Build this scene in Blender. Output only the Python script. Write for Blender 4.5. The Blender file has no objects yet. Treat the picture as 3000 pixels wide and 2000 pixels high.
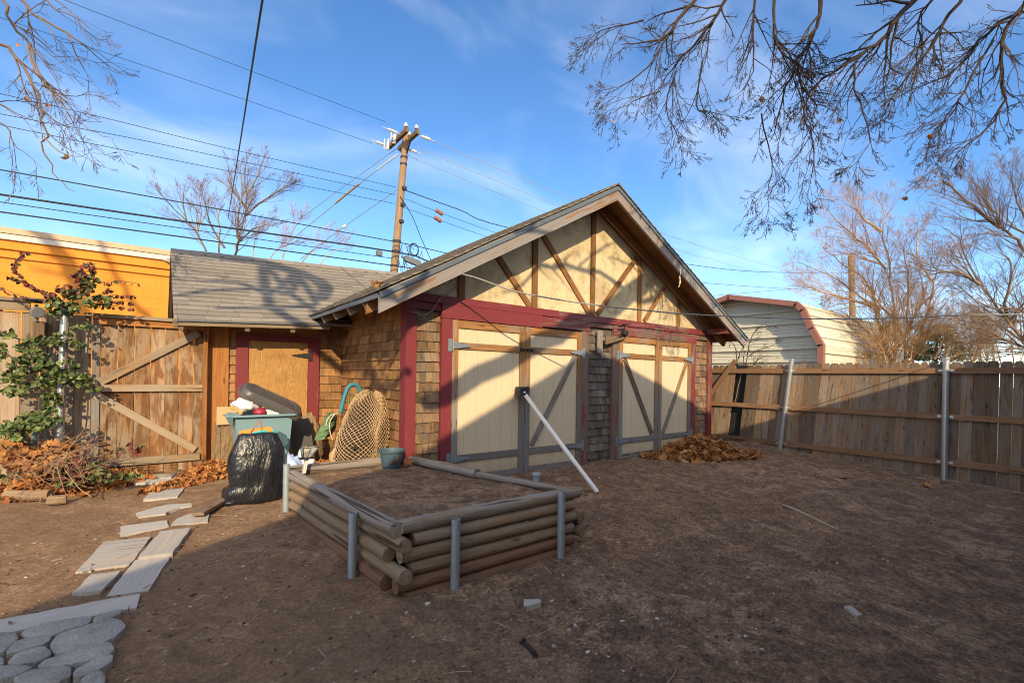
import bpy, math, random
from mathutils import Vector, Matrix, noise
random.seed(11)
V = Vector
PI = math.pi
SC = bpy.context.scene
COL = SC.collection
SUN = V((.53, 1.0, -.54)).normalized()          # the way sunlight travels

# ------------------------------------------------------------------ measuring (photo point -> place in the yard)
F = 1372.; YAW = math.radians(52.727); ROLL = math.radians(.872); CY = 1103.2; EYE = 1.6
FW = V((math.cos(YAW), math.sin(YAW), 0)); RT = V((math.sin(YAW), -math.cos(YAW), 0))
def gz(x, y):
    y = max(y, -3.)
    return .06*y if y < 5 else .3 + .015*(min(y, 9.) - 5)
def ray(x, y):
    x, y = x-1500, y-CY
    c, s = math.cos(ROLL), math.sin(ROLL)
    u = (c*x + s*y)/F; w = -(-s*x + c*y)/F
    return V((FW.x+RT.x*u, FW.y+RT.y*u, w))
def on_y(x, y, Y): d = ray(x, y); return V((0, 0, EYE)) + d*(Y/d.y)
def on_x(x, y, X): d = ray(x, y); return V((0, 0, EYE)) + d*(X/d.x)
def at(x, y, t): return V((0, 0, EYE)) + ray(x, y)*t
def on_g(x, y, dz=0.):
    z = 0.; d = ray(x, y)
    for _ in range(40):
        p = V((0, 0, EYE)) + d*((z+dz-EYE)/d.z)
        z = .5*z + .5*gz(p.x, p.y)
    return V((p.x, p.y, gz(p.x, p.y)+dz))

# ------------------------------------------------------------------ mesh builder
class MB:
    def __init__(s): s.v = []; s.f = []; s.g = []; s.r = []; s.m = []; s.mi = 0
    def add(s, vs, fs, gs=None, rnd=None):
        o = len(s.v); rnd = random.random() if rnd is None else rnd
        s.v += [tuple(p) for p in vs]
        s.g += [tuple(p) for p in (gs if gs is not None else vs)]
        s.r += [rnd]*len(vs)
        s.f += [tuple(o+i for i in f) for f in fs]; s.m += [s.mi]*len(fs)
    def obox(s, c, ex, ey, ez, jit=0., rnd=None, glen=None):
        """box: centre, three half-axis vectors; grain runs along ex"""
        c = V(c); ex, ey, ez = V(ex), V(ey), V(ez)
        off = V((random.uniform(0, 60), random.uniform(0, 60), random.uniform(0, 60)))
        vs = []; gs = []
        for a in (-1, 1):
            for b in (-1, 1):
                for d in (-1, 1):
                    p = c + ex*a + ey*b + ez*d
                    if jit: p += V((random.uniform(-jit, jit), random.uniform(-jit, jit), random.uniform(-jit, jit)))
                    vs.append(p); gs.append(off + V((ex.length*a, ey.length*b, ez.length*d)))
        s.add(vs, [(0, 1, 3, 2), (4, 6, 7, 5), (0, 4, 5, 1), (2, 3, 7, 6), (0, 2, 6, 4), (1, 5, 7, 3)], gs, rnd)
    def box(s, x0, x1, y0, y1, z0, z1, grain='z', jit=0., rnd=None):
        c = V(((x0+x1)/2, (y0+y1)/2, (z0+z1)/2))
        X, Y, Z = V(((x1-x0)/2, 0, 0)), V((0, (y1-y0)/2, 0)), V((0, 0, (z1-z0)/2))
        if grain == 'x': s.obox(c, X, Y, Z, jit, rnd)
        elif grain == 'y': s.obox(c, Y, Z, X, jit, rnd)
        else: s.obox(c, Z, X, Y, jit, rnd)
    def beam(s, p0, p1, w, h, up=(0, 0, 1), jit=0., rnd=None):
        """board from p0 to p1; w across, h along up"""
        p0, p1 = V(p0), V(p1); d = p1-p0; x = d.normalized(); up = V(up)
        y = up.cross(x).normalized(); z = x.cross(y)
        s.obox((p0+p1)/2, d/2, y*(w/2), z*(h/2), jit, rnd)
    def tube(s, pts, rad, n=8, cap=True, rnd=None):
        pts = [V(p) for p in pts]
        if not isinstance(rad, (list, tuple)): rad = [rad]*len(pts)
        o = V((random.uniform(0, 60), random.uniform(0, 60), 0)); ln = 0.
        vs = []; gs = []; fs = []
        d0 = (pts[1]-pts[0]).normalized()
        a = V((0, 0, 1)) if abs(d0.z) < .9 else V((1, 0, 0))
        u = d0.cross(a).normalized()
        for i, p in enumerate(pts):
            d = (pts[min(i+1, len(pts)-1)]-pts[max(i-1, 0)]).normalized()
            u = (u - d*u.dot(d))
            u = u.normalized() if u.length > 1e-6 else d.orthogonal().normalized()
            w = d.cross(u)
            if i: ln += (p-pts[i-1]).length
            for k in range(n):
                t = 2*PI*k/n; q = (u*math.cos(t)+w*math.sin(t))*rad[i]
                vs.append(p+q); gs.append(o+V((ln, math.cos(t)*rad[i], math.sin(t)*rad[i])))
        for i in range(len(pts)-1):
            for k in range(n):
                b = i*n; k2 = (k+1) % n
                fs.append((b+k, b+k2, b+n+k2, b+n+k))
        if cap:
            fs.append(tuple(range(n-1, -1, -1))); e = (len(pts)-1)*n; fs.append(tuple(e+k for k in range(n)))
        s.add(vs, fs, gs, rnd)
    def prism(s, poly, n, th, rnd=None, grain=None):
        """flat polygon (3D points, one plane) thickened by th along n"""
        n = V(n).normalized()*th; k = len(poly)
        a = [V(p) for p in poly]; b = [p+n for p in a]
        off = V((random.uniform(0, 60), random.uniform(0, 60), 0))
        if grain is None: gs = [off+p for p in a+b]
        else:
            gx = V(grain).normalized(); gy = n.normalized().cross(gx)
            gs = [off+V((p.dot(gx), p.dot(gy), 0)) for p in a+b]
        # orient
        nn = V((0, 0, 0))
        for i in range(k): nn += a[i].cross(a[(i+1) % k])
        fl = nn.dot(n) > 0
        top = tuple(range(k, 2*k)) if fl else tuple(range(2*k-1, k-1, -1))
        bot = tuple(range(k-1, -1, -1)) if fl else tuple(range(k))
        sd = []
        for i in range(k):
            j = (i+1) % k
            sd.append((i, j, k+j, k+i) if fl else (j, i, k+i, k+j))
        s.add(a+b, [top, bot]+sd, gs, rnd)
    def lathe(s, c, prof, n=24, axis=(0, 0, 1), rnd=None):
        ax = V(axis).normalized(); u = ax.orthogonal().normalized(); w = ax.cross(u); c = V(c)
        vs = []; fs = []
        for (r, h) in prof:
            for k in range(n):
                t = 2*PI*k/n; vs.append(c+ax*h+(u*math.cos(t)+w*math.sin(t))*r)
        for i in range(len(prof)-1):
            for k in range(n):
                k2 = (k+1) % n; fs.append((i*n+k, i*n+k2, (i+1)*n+k2, (i+1)*n+k))
        fs.append(tuple(range(n-1, -1, -1))); e = (len(prof)-1)*n; fs.append(tuple(e+k for k in range(n)))
        s.add(vs, fs, None, rnd)
    def build(s, name, mats, parent=None, smooth=False):
        me = bpy.data.meshes.new(name); me.from_pydata(s.v, [], s.f)
        a = me.attributes.new('gc', 'FLOAT_VECTOR', 'POINT'); a.data.foreach_set('vector', [x for g in s.g for x in g])
        a = me.attributes.new('rnd', 'FLOAT', 'POINT'); a.data.foreach_set('value', s.r)
        mats = mats if isinstance(mats, (list, tuple)) else [mats]
        for m in mats: me.materials.append(m)
        if len(mats) > 1: me.polygons.foreach_set('material_index', s.m)
        if smooth: me.polygons.foreach_set('use_smooth', [True]*len(me.polygons))
        me.update()
        o = bpy.data.objects.new(name, me); COL.objects.link(o)
        if parent is not None:
            o.parent = parent
            o.matrix_parent_inverse = parent.matrix_basis.inverted()
        return o
def tag(o, label=None, cat=None, group=None, kind=None):
    if label: o['label'] = label
    if cat: o['category'] = cat
    if group: o['group'] = group
    if kind: o['kind'] = kind
    return o
def thing(name, loc, label, cat, group=None):
    o = bpy.data.objects.new(name, None); COL.objects.link(o); o.location = loc; o.empty_display_size = .1
    return tag(o, label, cat, group)
def copy_thing(o):
    c = o.copy(); COL.objects.link(c)
    for ch in list(o.children):
        k = ch.copy(); COL.objects.link(k); k.parent = c
        for g in list(ch.children):
            q = g.copy(); COL.objects.link(q); q.parent = k
    return c
def smooth_pts(pts, sub=4):
    pts = [V(p) for p in pts]; out = []
    for i in range(len(pts)-1):
        p0 = pts[max(i-1, 0)]; p1 = pts[i]; p2 = pts[i+1]; p3 = pts[min(i+2, len(pts)-1)]
        for k in range(sub):
            t = k/sub
            out.append(.5*((2*p1)+(p2-p0)*t+(2*p0-5*p1+4*p2-p3)*t*t+(3*p1-p0-3*p2+p3)*t**3))
    out.append(pts[-1]); return out

# ------------------------------------------------------------------ materials
class M:
    def __init__(s, name, rough=.8, spec=.3, metal=0.):
        s.m = bpy.data.materials.new(name); s.m.use_nodes = True
        s.nt = s.m.node_tree; s.b = s.nt.nodes['Principled BSDF']
        s.b.inputs['Roughness'].default_value = rough; s.b.inputs['Specular IOR Level'].default_value = spec
        s.b.inputs['Metallic'].default_value = metal
    def n(s, t): return s.nt.nodes.new(t)
    def put(s, sock, v):
        if isinstance(v, bpy.types.NodeSocket): s.nt.links.new(v, sock)
        elif isinstance(v, (tuple, list)) and len(v) == 3 and sock.type == 'RGBA': sock.default_value = (*v, 1)
        else: sock.default_value = v
    def attr(s, name, out='Vector'):
        a = s.n('ShaderNodeAttribute'); a.attribute_name = name; return a.outputs[out]
    def pos(s): return s.n('ShaderNodeNewGeometry').outputs['Position']
    def obj(s): return s.n('ShaderNodeTexCoord').outputs['Object']
    def mapv(s, v, sc=(1, 1, 1), rot=(0, 0, 0)):
        a = s.n('ShaderNodeMapping'); s.put(a.inputs['Vector'], v); a.inputs['Scale'].default_value = sc
        a.inputs['Rotation'].default_value = rot; return a.outputs[0]
    def noise(s, v, scale=5., det=4., rough=.6, dist=0., out='Fac'):
        a = s.n('ShaderNodeTexNoise'); s.put(a.inputs['Vector'], v); a.inputs['Scale'].default_value = scale
        a.inputs['Detail'].default_value = det; a.inputs['Roughness'].default_value = rough; a.inputs['Distortion'].default_value = dist
        return a.outputs[out]
    def voro(s, v, scale=5., out='Distance', feat='F1'):
        a = s.n('ShaderNodeTexVoronoi'); a.feature = feat; s.put(a.inputs['Vector'], v); a.inputs['Scale'].default_value = scale
        return a.outputs[out]
    def ramp(s, f, stops):
        a = s.n('ShaderNodeValToRGB'); s.put(a.inputs['Fac'], f); e = a.color_ramp.elements
        while len(e) < len(stops): e.new(.5)
        for i, (p, c) in enumerate(stops):
            e[i].position = p; e[i].color = (c, c, c, 1) if isinstance(c, (int, float)) else (*c, 1)
        return a.outputs['Color']
    def mix(s, f, a, b, mode='MIX'):
        q = s.n('ShaderNodeMix'); q.data_type = 'RGBA'; q.blend_type = mode
        s.put(q.inputs[0], f); s.put(q.inputs[6], a); s.put(q.inputs[7], b); return q.outputs[2]
    def math(s, op, a, b=None, c=None):
        q = s.n('ShaderNodeMath'); q.operation = op; s.put(q.inputs[0], a)
        if b is not None: s.put(q.inputs[1], b)
        if c is not None: s.put(q.inputs[2], c)
        return q.outputs[0]
    def sep(s, v, ax):
        q = s.n('ShaderNodeSeparateXYZ'); s.put(q.inputs[0], v); return q.outputs[ax]
    def rng(s, v, a, b, c=0., d=1., smooth=True):
        q = s.n('ShaderNodeMapRange'); q.interpolation_type = 'SMOOTHSTEP' if smooth else 'LINEAR'
        s.put(q.inputs[0], v); q.inputs[1].default_value = a; q.inputs[2].default_value = b
        q.inputs[3].default_value = c; q.inputs[4].default_value = d; return q.outputs[0]
    def bump(s, h, st=.5, dist=.01):
        q = s.n('ShaderNodeBump'); s.put(q.inputs['Height'], h); q.inputs['Strength'].default_value = st
        q.inputs['Distance'].default_value = dist; s.nt.links.new(q.outputs[0], s.b.inputs['Normal'])
    def col(s, c): s.put(s.b.inputs['Base Color'], c); return s.m
def flat(name, c, rough=.7, spec=.3, metal=0., var=.15, scale=8., bump=0.):
    k = M(name, rough, spec, metal); n = k.noise(k.obj(), scale, 5, .65)
    k.col(k.mix(n, tuple(x*(1-var) for x in c), tuple(min(1, x*(1+var)) for x in c)))
    if bump: k.bump(n, bump, .01)
    return k.m
def wood(name, light, dark, grey=None, gamt=.0, rough=.85, var=.35, stain=None, stamt=.0, zgrey=None, knots=True, gscale=1., crack=(.66, .72)):
    k = M(name, rough, .2); g = k.attr('gc'); r = k.attr('rnd', 'Fac')
    grain = k.noise(k.mapv(g, (2.2*gscale, 55*gscale, 55*gscale)), 1., 6, .65, .6)
    fine = k.noise(k.mapv(g, (6, 190, 190)), 1., 3, .6)
    c = k.ramp(grain, [(.28, dark), (.68, light)])
    c = k.mix(k.math('MULTIPLY', fine, .35), c, k.mix(.5, dark, (0, 0, 0)))
    blot = k.noise(k.mapv(g, (1.6, 7, 7)), 1., 4, .6)
    c = k.mix(k.rng(blot, .42, .72), c, tuple(x*.62 for x in dark), 'MIX') if knots is None else c
    if grey is not None:
        gm = k.rng(blot, .62-gamt*.5, .8-gamt*.5)
        c = k.mix(k.math('MULTIPLY', gm, .85), c, k.mix(grain, tuple(x*.55 for x in grey), grey))
    if stain is not None:
        st = k.noise(k.mapv(g, (2.2, 9, 9)), 1., 5, .7, .4)
        c = k.mix(k.math('MULTIPLY', k.rng(st, .62-stamt*.4, .78-stamt*.4), .8), c, stain)
    if zgrey is not None:
        z0, z1, zc = zgrey
        z = k.math('ADD', k.sep(k.pos(), 2), k.math('MULTIPLY', k.math('SUBTRACT', blot, .5), 1.1))
        c = k.mix(k.rng(z, z0, z1, 1., 0.), c, k.mix(grain, tuple(x*.5 for x in zc), zc))
    if knots:
        kd = k.voro(k.mapv(g, (2.4, 9, 9)), 1.)
        c = k.mix(k.rng(kd, .05, .16, .75, 0.), c, tuple(x*.35 for x in dark))
    ck = k.noise(k.mapv(g, (1.5*gscale, 42*gscale, 42*gscale)), 1., 2, .5, .3)
    c = k.mix(k.rng(ck, crack[0], crack[1], 0, .85), c, tuple(x*.3 for x in dark))
    c = k.mix(1., c, k.ramp(r, [(0, 1-var), (1, 1+var*.45)]), 'MULTIPLY')
    k.bump(k.math('ADD', grain, k.math('MULTIPLY', fine, .5)), .7, .006)
    return k.col(c)
def painted(name, paint, under, wear=.5, rough=.6, streak=(3, 26, 26)):
    k = M(name, rough, .35); g = k.attr('gc'); r = k.attr('rnd', 'Fac')
    n = k.noise(k.mapv(g, streak), 1., 7, .72, .3)
    blot = k.noise(k.mapv(g, (1.3, 3, 3)), 1., 3, .5)
    m = k.math('ADD', n, k.math('MULTIPLY', k.math('SUBTRACT', blot, .5), .55))
    w = k.rng(m, .80-wear*.5, .86-wear*.5)
    p = k.mix(n, tuple(x*.72 for x in paint), tuple(min(1, x*1.18) for x in paint))
    u = k.mix(k.noise(k.mapv(g, (4, 80, 80)), 1., 4, .6), tuple(x*.45 for x in under), under)
    k.bump(m, .3, .004)
    return k.col(k.mix(w, p, u))

W = {}
W['fence'] = wood('weathered_fence_wood', (.47, .325, .205), (.24, .155, .095), (.42, .345, .265), .45, stain=(.09, .045, .025), stamt=.12, var=.4)
W['gate'] = wood('stained_gate_wood', (.50, .30, .145), (.23, .118, .05), (.44, .34, .24), .42, stain=(.16, .062, .020), stamt=.48, var=.32)
W['gaterail'] = wood('gate_rail_wood', (.46, .31, .175), (.24, .145, .075), (.40, .32, .235), .5, var=.2)
W['gatewarm'] = wood('warm_cedar_wood', (.48, .22, .07), (.24, .088, .026), stain=(.13, .05, .016), stamt=.12, var=.25)
W['rfence'] = wood('brown_fence_wood', (.43, .275, .165), (.185, .112, .066), (.34, .285, .235), .42, stain=(.09, .058, .043), stamt=.2, var=.5)
W['rrail'] = wood('fence_rail_wood', (.37, .215, .12), (.20, .11, .062), stain=(.07, .04, .03), stamt=.15, var=.25)
W['shingle'] = wood('cedar_shingle', (.46, .25, .105), (.20, .095, .038), (.27, .19, .13), .12, var=.5, knots=False, stain=(.09, .05, .028), stamt=.16)
W['shinglegrey'] = wood('weathered_shingle', (.36, .225, .125), (.13, .078, .045), (.27, .22, .18), .3, var=.5, knots=False, stain=(.07, .045, .03), stamt=.2)
W['shingledark'] = wood('dark_weathered_shingle', (.25, .185, .13), (.088, .064, .048), (.22, .20, .18), .4, var=.5, knots=False, stain=(.05, .036, .028), stamt=.2)
W['door'] = wood('door_frame_wood', (.46, .235, .085), (.21, .092, .03), (.36, .27, .19), .3, zgrey=(.9, 2.0, (.27, .245, .225)), var=.25, stain=(.13, .055, .02), stamt=.15)
W['doorgrey'] = wood('grey_door_wood', (.30, .24, .19), (.14, .105, .08), (.30, .28, .27), .4, var=.2)
W['doorbrown'] = wood('brown_door_wood', (.22, .135, .08), (.10, .058, .034), (.24, .20, .17), .3, var=.2)
W['batten'] = wood('batten_wood', (.335, .17, .07), (.19, .088, .034), var=.3, stain=(.12, .055, .025), stamt=.15)
W['rake'] = painted('peeling_rake_paint', (.25, .225, .21), (.33, .19, .10), .55, streak=(1.6, 16, 16))
W['drip'] = flat('painted_metal_edge', (.105, .13, .155), .55, .4, .0, .3, 3)
W['soffit'] = wood('plywood_soffit', (.27, .13, .055), (.14, .062, .026), var=.2, stain=(.08, .04, .02), stamt=.15)
W['rafter'] = wood('rafter_wood', (.37, .29, .19), (.20, .145, .09), var=.2)
W['log'] = wood('garden_log_wood', (.41, .285, .18), (.20, .13, .08), (.33, .275, .22), .25, var=.3, gscale=.6, crack=(.625, .69))
W['logold'] = wood('silvered_log_wood', (.36, .265, .18), (.16, .11, .072), (.36, .32, .285), .5, var=.2, gscale=.6, crack=(.61, .67))
W['logdirt'] = wood('dirt_caked_log', (.27, .15, .095), (.15, .08, .052), var=.2, knots=False)
W['plank'] = wood('pale_paving_plank', (.58, .50, .42), (.44, .365, .29), (.54, .50, .46), .6, var=.2, knots=False, stain=(.40, .32, .25), stamt=.25)
W['plank2'] = wood('brown_plank', (.26, .16, .10), (.13, .078, .045), (.25, .20, .16), .3, var=.2)
W['red'] = painted('red_trim_paint', (.19, .030, .036), (.26, .17, .13), .30, streak=(2.5, 40, 40))
W['redworn'] = painted('worn_red_paint', (.185, .032, .035), (.25, .165, .12), .56, streak=(2.2, 34, 34))
W['redvworn'] = painted('flaking_red_paint', (.22, .036, .036), (.21, .15, .115), .74, streak=(2.2, 34, 34))
W['pole'] = wood('utility_pole_wood', (.42, .28, .165), (.22, .135, .075), var=.1, knots=False)
W['xarm'] = wood('crossarm_wood', (.27, .19, .11), (.12, .08, .05), var=.2)
def mk_bark(name, a, b):
    k = M(name, .9, .15); n = k.noise(k.mapv(k.attr('gc'), (6, 30, 30)), 1., 4, .6)
    r = k.attr('rnd', 'Fac'); k.bump(n, .5, .01)
    return k.col(k.mix(1., k.mix(n, a, b), k.ramp(r, [(0, .65), (1, 1.3)]), 'MULTIPLY'))
W['barkdark'] = mk_bark('dark_bark', (.026, .020, .018), (.085, .060, .045))
W['barktan'] = mk_bark('tan_bark', (.25, .15, .08), (.54, .35, .19))
W['barkgrey'] = mk_bark('grey_bark', (.115, .082, .062), (.27, .195, .14))
# stucco gable
k = M('cream_stucco', .9, .15); p = k.pos()
n1 = k.noise(p, 2.1, 6, .66, .4); n2 = k.noise(p, 22, 5, .6); n3 = k.noise(k.mapv(p, (1, 1, .8)), 5.5, 6, .72)
c = k.mix(n2, (.56, .45, .27), (.66, .545, .345))
c = k.mix(k.math('MULTIPLY', k.rng(n1, .46, .66), .6), c, (.34, .245, .135))
c = k.mix(k.math('MULTIPLY', k.rng(n3, .50, .68), .62), c, (.22, .165, .10))
k.bump(n2, .25, .01); W['stucco'] = k.col(c)
# door panels
k = M('cream_door_panel', .75, .25); p = k.pos()
n1 = k.noise(k.mapv(p, (3, 3, .7)), 1.4, 5, .6); n2 = k.noise(k.mapv(p, (90, 90, 3)), 1, 3, .6)
c = k.mix(n1, (.58, .475, .315), (.67, .555, .38)); c = k.mix(k.math('MULTIPLY', n2, .22), c, (.45, .33, .19))
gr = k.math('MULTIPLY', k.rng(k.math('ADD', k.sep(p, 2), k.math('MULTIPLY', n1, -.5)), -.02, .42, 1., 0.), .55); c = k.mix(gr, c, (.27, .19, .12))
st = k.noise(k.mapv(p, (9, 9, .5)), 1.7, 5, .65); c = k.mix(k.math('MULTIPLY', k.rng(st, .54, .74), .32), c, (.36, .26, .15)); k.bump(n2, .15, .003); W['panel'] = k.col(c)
# plywood window cover
k = M('plywood_cover', .6, .35); g = k.attr('gc')
w = k.noise(k.mapv(g, (1.1, 7, 7)), 1., 2, .45, 1.6)
w2 = k.math('FRACT', k.math('MULTIPLY', w, 13.))
c = k.mix(w2, (.30, .15, .045), (.47, .265, .085)); c = k.mix(k.rng(k.noise(g, 2.4, 5, .6), .5, .75), c, (.21, .10, .035))
k.bump(w2, .15, .003); W['plywood'] = k.col(c)
# asphalt shingles
def mk_roof(name, a, b):
    k = M(name, .95, .1); r = k.attr('rnd', 'Fac'); p = k.pos()
    n = k.noise(p, 160, 3, .7); n2 = k.noise(k.attr('gc'), 3., 4, .6)
    c = k.mix(r, a, b); c = k.mix(k.math('MULTIPLY', n2, .5), c, tuple(x*.7 for x in a))
    c = k.mix(k.rng(n, .35, .7, 0, .45), c, (.34, .31, .27)); k.bump(n, .4, .004); return k.col(c)
W['roof'] = mk_roof('asphalt_shingle', (.155, .135, .112), (.285, .245, .195))
# orange painted block wall
k = M('orange_block_wall', .75, .25); p = k.pos(); br = k.n('ShaderNodeTexBrick')
k.put(br.inputs['Vector'], k.mapv(p, (1, 1, 1), (PI/2, 0, 0)))
br.inputs['Scale'].default_value = 1.; br.inputs['Brick Width'].default_value = .41; br.inputs['Row Height'].default_value = .205
br.inputs['Mortar Size'].default_value = .006; br.inputs['Mortar Smooth'].default_value = .5
n = k.noise(p, 2.5, 4, .6)
c = k.mix(n, (.63, .225, .026), (.74, .285, .036)); c = k.mix(k.math('MULTIPLY', br.outputs['Fac'], .35), c, (.40, .13, .015))
c = k.mix(k.math('MULTIPLY', k.rng(k.noise(k.mapv(p, (2.5, 2.5, .25)), 1.6, 6, .65), .50, .72), .35), c, (.47, .17, .03)); k.bump(k.math('SUBTRACT', 1., br.outputs['Fac']), .3, .01); W['orange'] = k.col(c)
W['coping'] = flat('cream_coping', (.62, .56, .47), .6, .3, 0, .2, 2)
W['tancap'] = flat('tan_cap_flashing', (.52, .36, .22), .6, .3, 0, .2, 2)
# ground
def mk_dirt(name, tone=1.):
    k = M(name, .95, .12); p = k.pos()
    big = k.noise(p, .85, 5, .62, .5); mid = k.noise(k.mapv(p, (1, 1, 1)), 3.6, 7, .72, .7); fine = k.noise(p, 46, 5, .75); grit = k.noise(p, 210, 3, .7)
    dark = tuple(x*tone for x in (.265, .166, .112)); red = tuple(x*tone for x in (.41, .25, .155)); pale = tuple(x*tone for x in (.53, .355, .24))
    sm = k.noise(p, 13., 8, .78, .4)
    c = k.mix(k.rng(mid, .42, .58), dark, red)
    crust = k.math('ADD', mid, k.math('MULTIPLY', k.math('SUBTRACT', big, .5), 1.1))
    crust = k.math('ADD', crust, k.math('MULTIPLY', k.math('SUBTRACT', sm, .5), .35))
    c = k.mix(k.math('MULTIPLY', k.rng(crust, .52, .68), .62), c, pale)
    c = k.mix(1., c, k.ramp(sm, [(.34, .50), (.66, 1.28)]), 'MULTIPLY')
    c = k.mix(1., c, k.ramp(fine, [(.36, .52), (.62, 1.25)]), 'MULTIPLY')
    c = k.mix(k.rng(grit, .60, .70, 0, .55), c, tuple(x*1.15 for x in pale))
    g1 = k.sep(k.voro(p, 60., 'Color'), 0); g2 = k.sep(k.voro(p, 150., 'Color'), 1)
    c = k.mix(1., c, k.ramp(g1, [(0., .87), (.6, 1.), (1., 1.14)]), 'MULTIPLY')
    c = k.mix(1., c, k.ramp(g2, [(0., .90), (.7, 1.), (1., 1.2)]), 'MULTIPLY')
    vo = k.voro(p, 75., 'Distance'); vr = k.voro(p, 75., 'Color')
    chip = k.math('MULTIPLY', k.rng(vo, .16, .22, 1., 0.), k.rng(k.sep(vr, 0), .86, .9))
    c = k.mix(chip, c, (.42, .35, .28))
    # warmer dirt tone towards the left path
    lf = k.math('MULTIPLY', k.rng(k.sep(p, 0), 2.2, .2), .45)
    c = k.mix(lf, c, k.mix(fine, (.31, .18, .095), (.46, .29, .165)))
    h = k.math('ADD', k.math('MULTIPLY', fine, .7), k.math('ADD', k.math('MULTIPLY', sm, 1.4), k.math('MULTIPLY', grit, .35)))
    k.bump(h, 1., .03); return k.col(c)
W['ground'] = mk_dirt('bare_dirt'); W['soil'] = mk_dirt('bed_soil', .92)
k = M('concrete_paver', .9, .2); p = k.pos(); n = k.noise(p, 34, 8, .82); n2 = k.voro(p, 70.)
c = k.mix(n, (.24, .222, .20), (.46, .435, .40)); c = k.mix(k.rng(n2, .1, .25, .6, 0.), c, (.15, .13, .115)); k.bump(k.math('ADD', n, k.math('MULTIPLY', n2, -.6)), .7, .018); W['paver'] = k.col(k.mix(1., c, k.ramp(k.noise(p, 7, 4, .6), [(.3, .7), (.7, 1.15)]), 'MULTIPLY'))
W['steel'] = flat('galvanised_steel', (.50, .52, .53), .42, .5, .85, .25, 14)
W['steeldull'] = flat('dull_galvanised_pipe', (.36, .41, .44), .5, .5, .6, .25, 10)
W['hinge'] = flat('zinc_hinge', (.25, .285, .315), .5, .4, .5, .35, 30)
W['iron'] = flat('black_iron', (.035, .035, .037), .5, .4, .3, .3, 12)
W['pvc'] = flat('white_pvc', (.74, .71, .65), .35, .5, 0, .07, 4)
W['pvcgrey'] = flat('grey_pvc', (.30, .36, .41), .5, .4, 0, .15, 6)
W['wire'] = flat('black_wire', (.018, .02, .024), .6, .3)
W['wiregrey'] = flat('grey_cable', (.19, .19, .185), .6, .3)
W['wirelight'] = flat('aluminium_wire', (.42, .43, .44), .5, .4, .5)
W['wirepale'] = flat('pale_cable', (.25, .245, .23), .7, .2)
W['ceramic'] = flat('white_ceramic', (.55, .53, .50), .35, .4)
W['greybox'] = flat('grey_cable_box', (.13, .14, .15), .5, .3)
# cream ribbed metal shed
k = M('cream_sheet_metal', .45, .45); p = k.pos(); n = k.noise(p, 1.3, 4, .6)
c = k.mix(n, (.55, .52, .40), (.66, .63, .50)); c = k.mix(k.math('MULTIPLY', k.rng(k.noise(k.mapv(p, (3, 3, .3)), 1.4, 6, .7), .50, .74), .45), c, (.36, .31, .21)); W['shedmetal'] = k.col(c)
W['shedtrim'] = flat('rust_red_trim', (.27, .115, .085), .5, .4, 0, .12, 3)
W['tote'] = flat('teal_plastic', (.185, .30, .335), .45, .4, 0, .08, 4)
W['lid'] = flat('dark_grey_plastic', (.085, .08, .078), .42, .45, 0, .25, 6)
W['darkpanel'] = flat('charcoal_panel', (.10, .095, .092), .6, .3, 0, .1, 5)
W['pot'] = flat('dark_teal_plastic', (.055, .10, .125), .5, .35, 0, .12, 6)
W['bluehoop'] = flat('turquoise_foam', (.035, .20, .27), .55, .3, 0, .1, 6)
W['cordred'] = flat('red_cord', (.55, .06, .05), .6, .3)
W['cordgreen'] = flat('green_cord', (.06, .35, .10), .6, .3)
W['tarp'] = flat('green_tarp', (.105, .17, .085), .6, .3, 0, .25, 9, .3)
W['rope'] = flat('pale_rope', (.62, .55, .42), .8, .2)
W['net'] = flat('tan_fishing_net', (.40, .275, .155), .9, .15, 0, .35, 9)
W['netcore'] = flat('dark_bundled_cloth', (.035, .024, .02), .9, .1, 0, .5, 7)
W['orangeplastic'] = flat('orange_plastic', (.80, .31, .06), .4, .4, 0, .06)
W['tealplastic'] = flat('bright_teal_plastic', (.02, .42, .44), .4, .4, 0, .06)
W['redplastic'] = flat('magenta_wrapper', (.30, .025, .05), .45, .4, 0, .2, 10)
W['blueplastic'] = flat('pale_blue_plastic', (.36, .45, .66), .45, .4, 0, .25, 10, .4)
W['whiteplastic'] = flat('white_film_plastic', (.68, .66, .66), .4, .45, 0, .15, 12, .5)
k = M('sandstone_block', .95, .1); p = k.pos(); n = k.noise(p, 40, 6, .75); z = k.sep(p, 2)
k.bump(n, 1., .02); W['rubble'] = k.col(k.mix(n, (.13, .085, .05), (.42, .29, .17)))
W['tanboard'] = flat('tan_fibre_board', (.50, .35, .19), .8, .2, 0, .08, 4)
k = M('clear_glass_lantern', .12, .5); k.b.inputs['Transmission Weight'].default_value = .75; W['glass'] = k.col((.75, .8, .78))
W['solar'] = flat('solar_panel', (.02, .025, .04), .2, .5)
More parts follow.
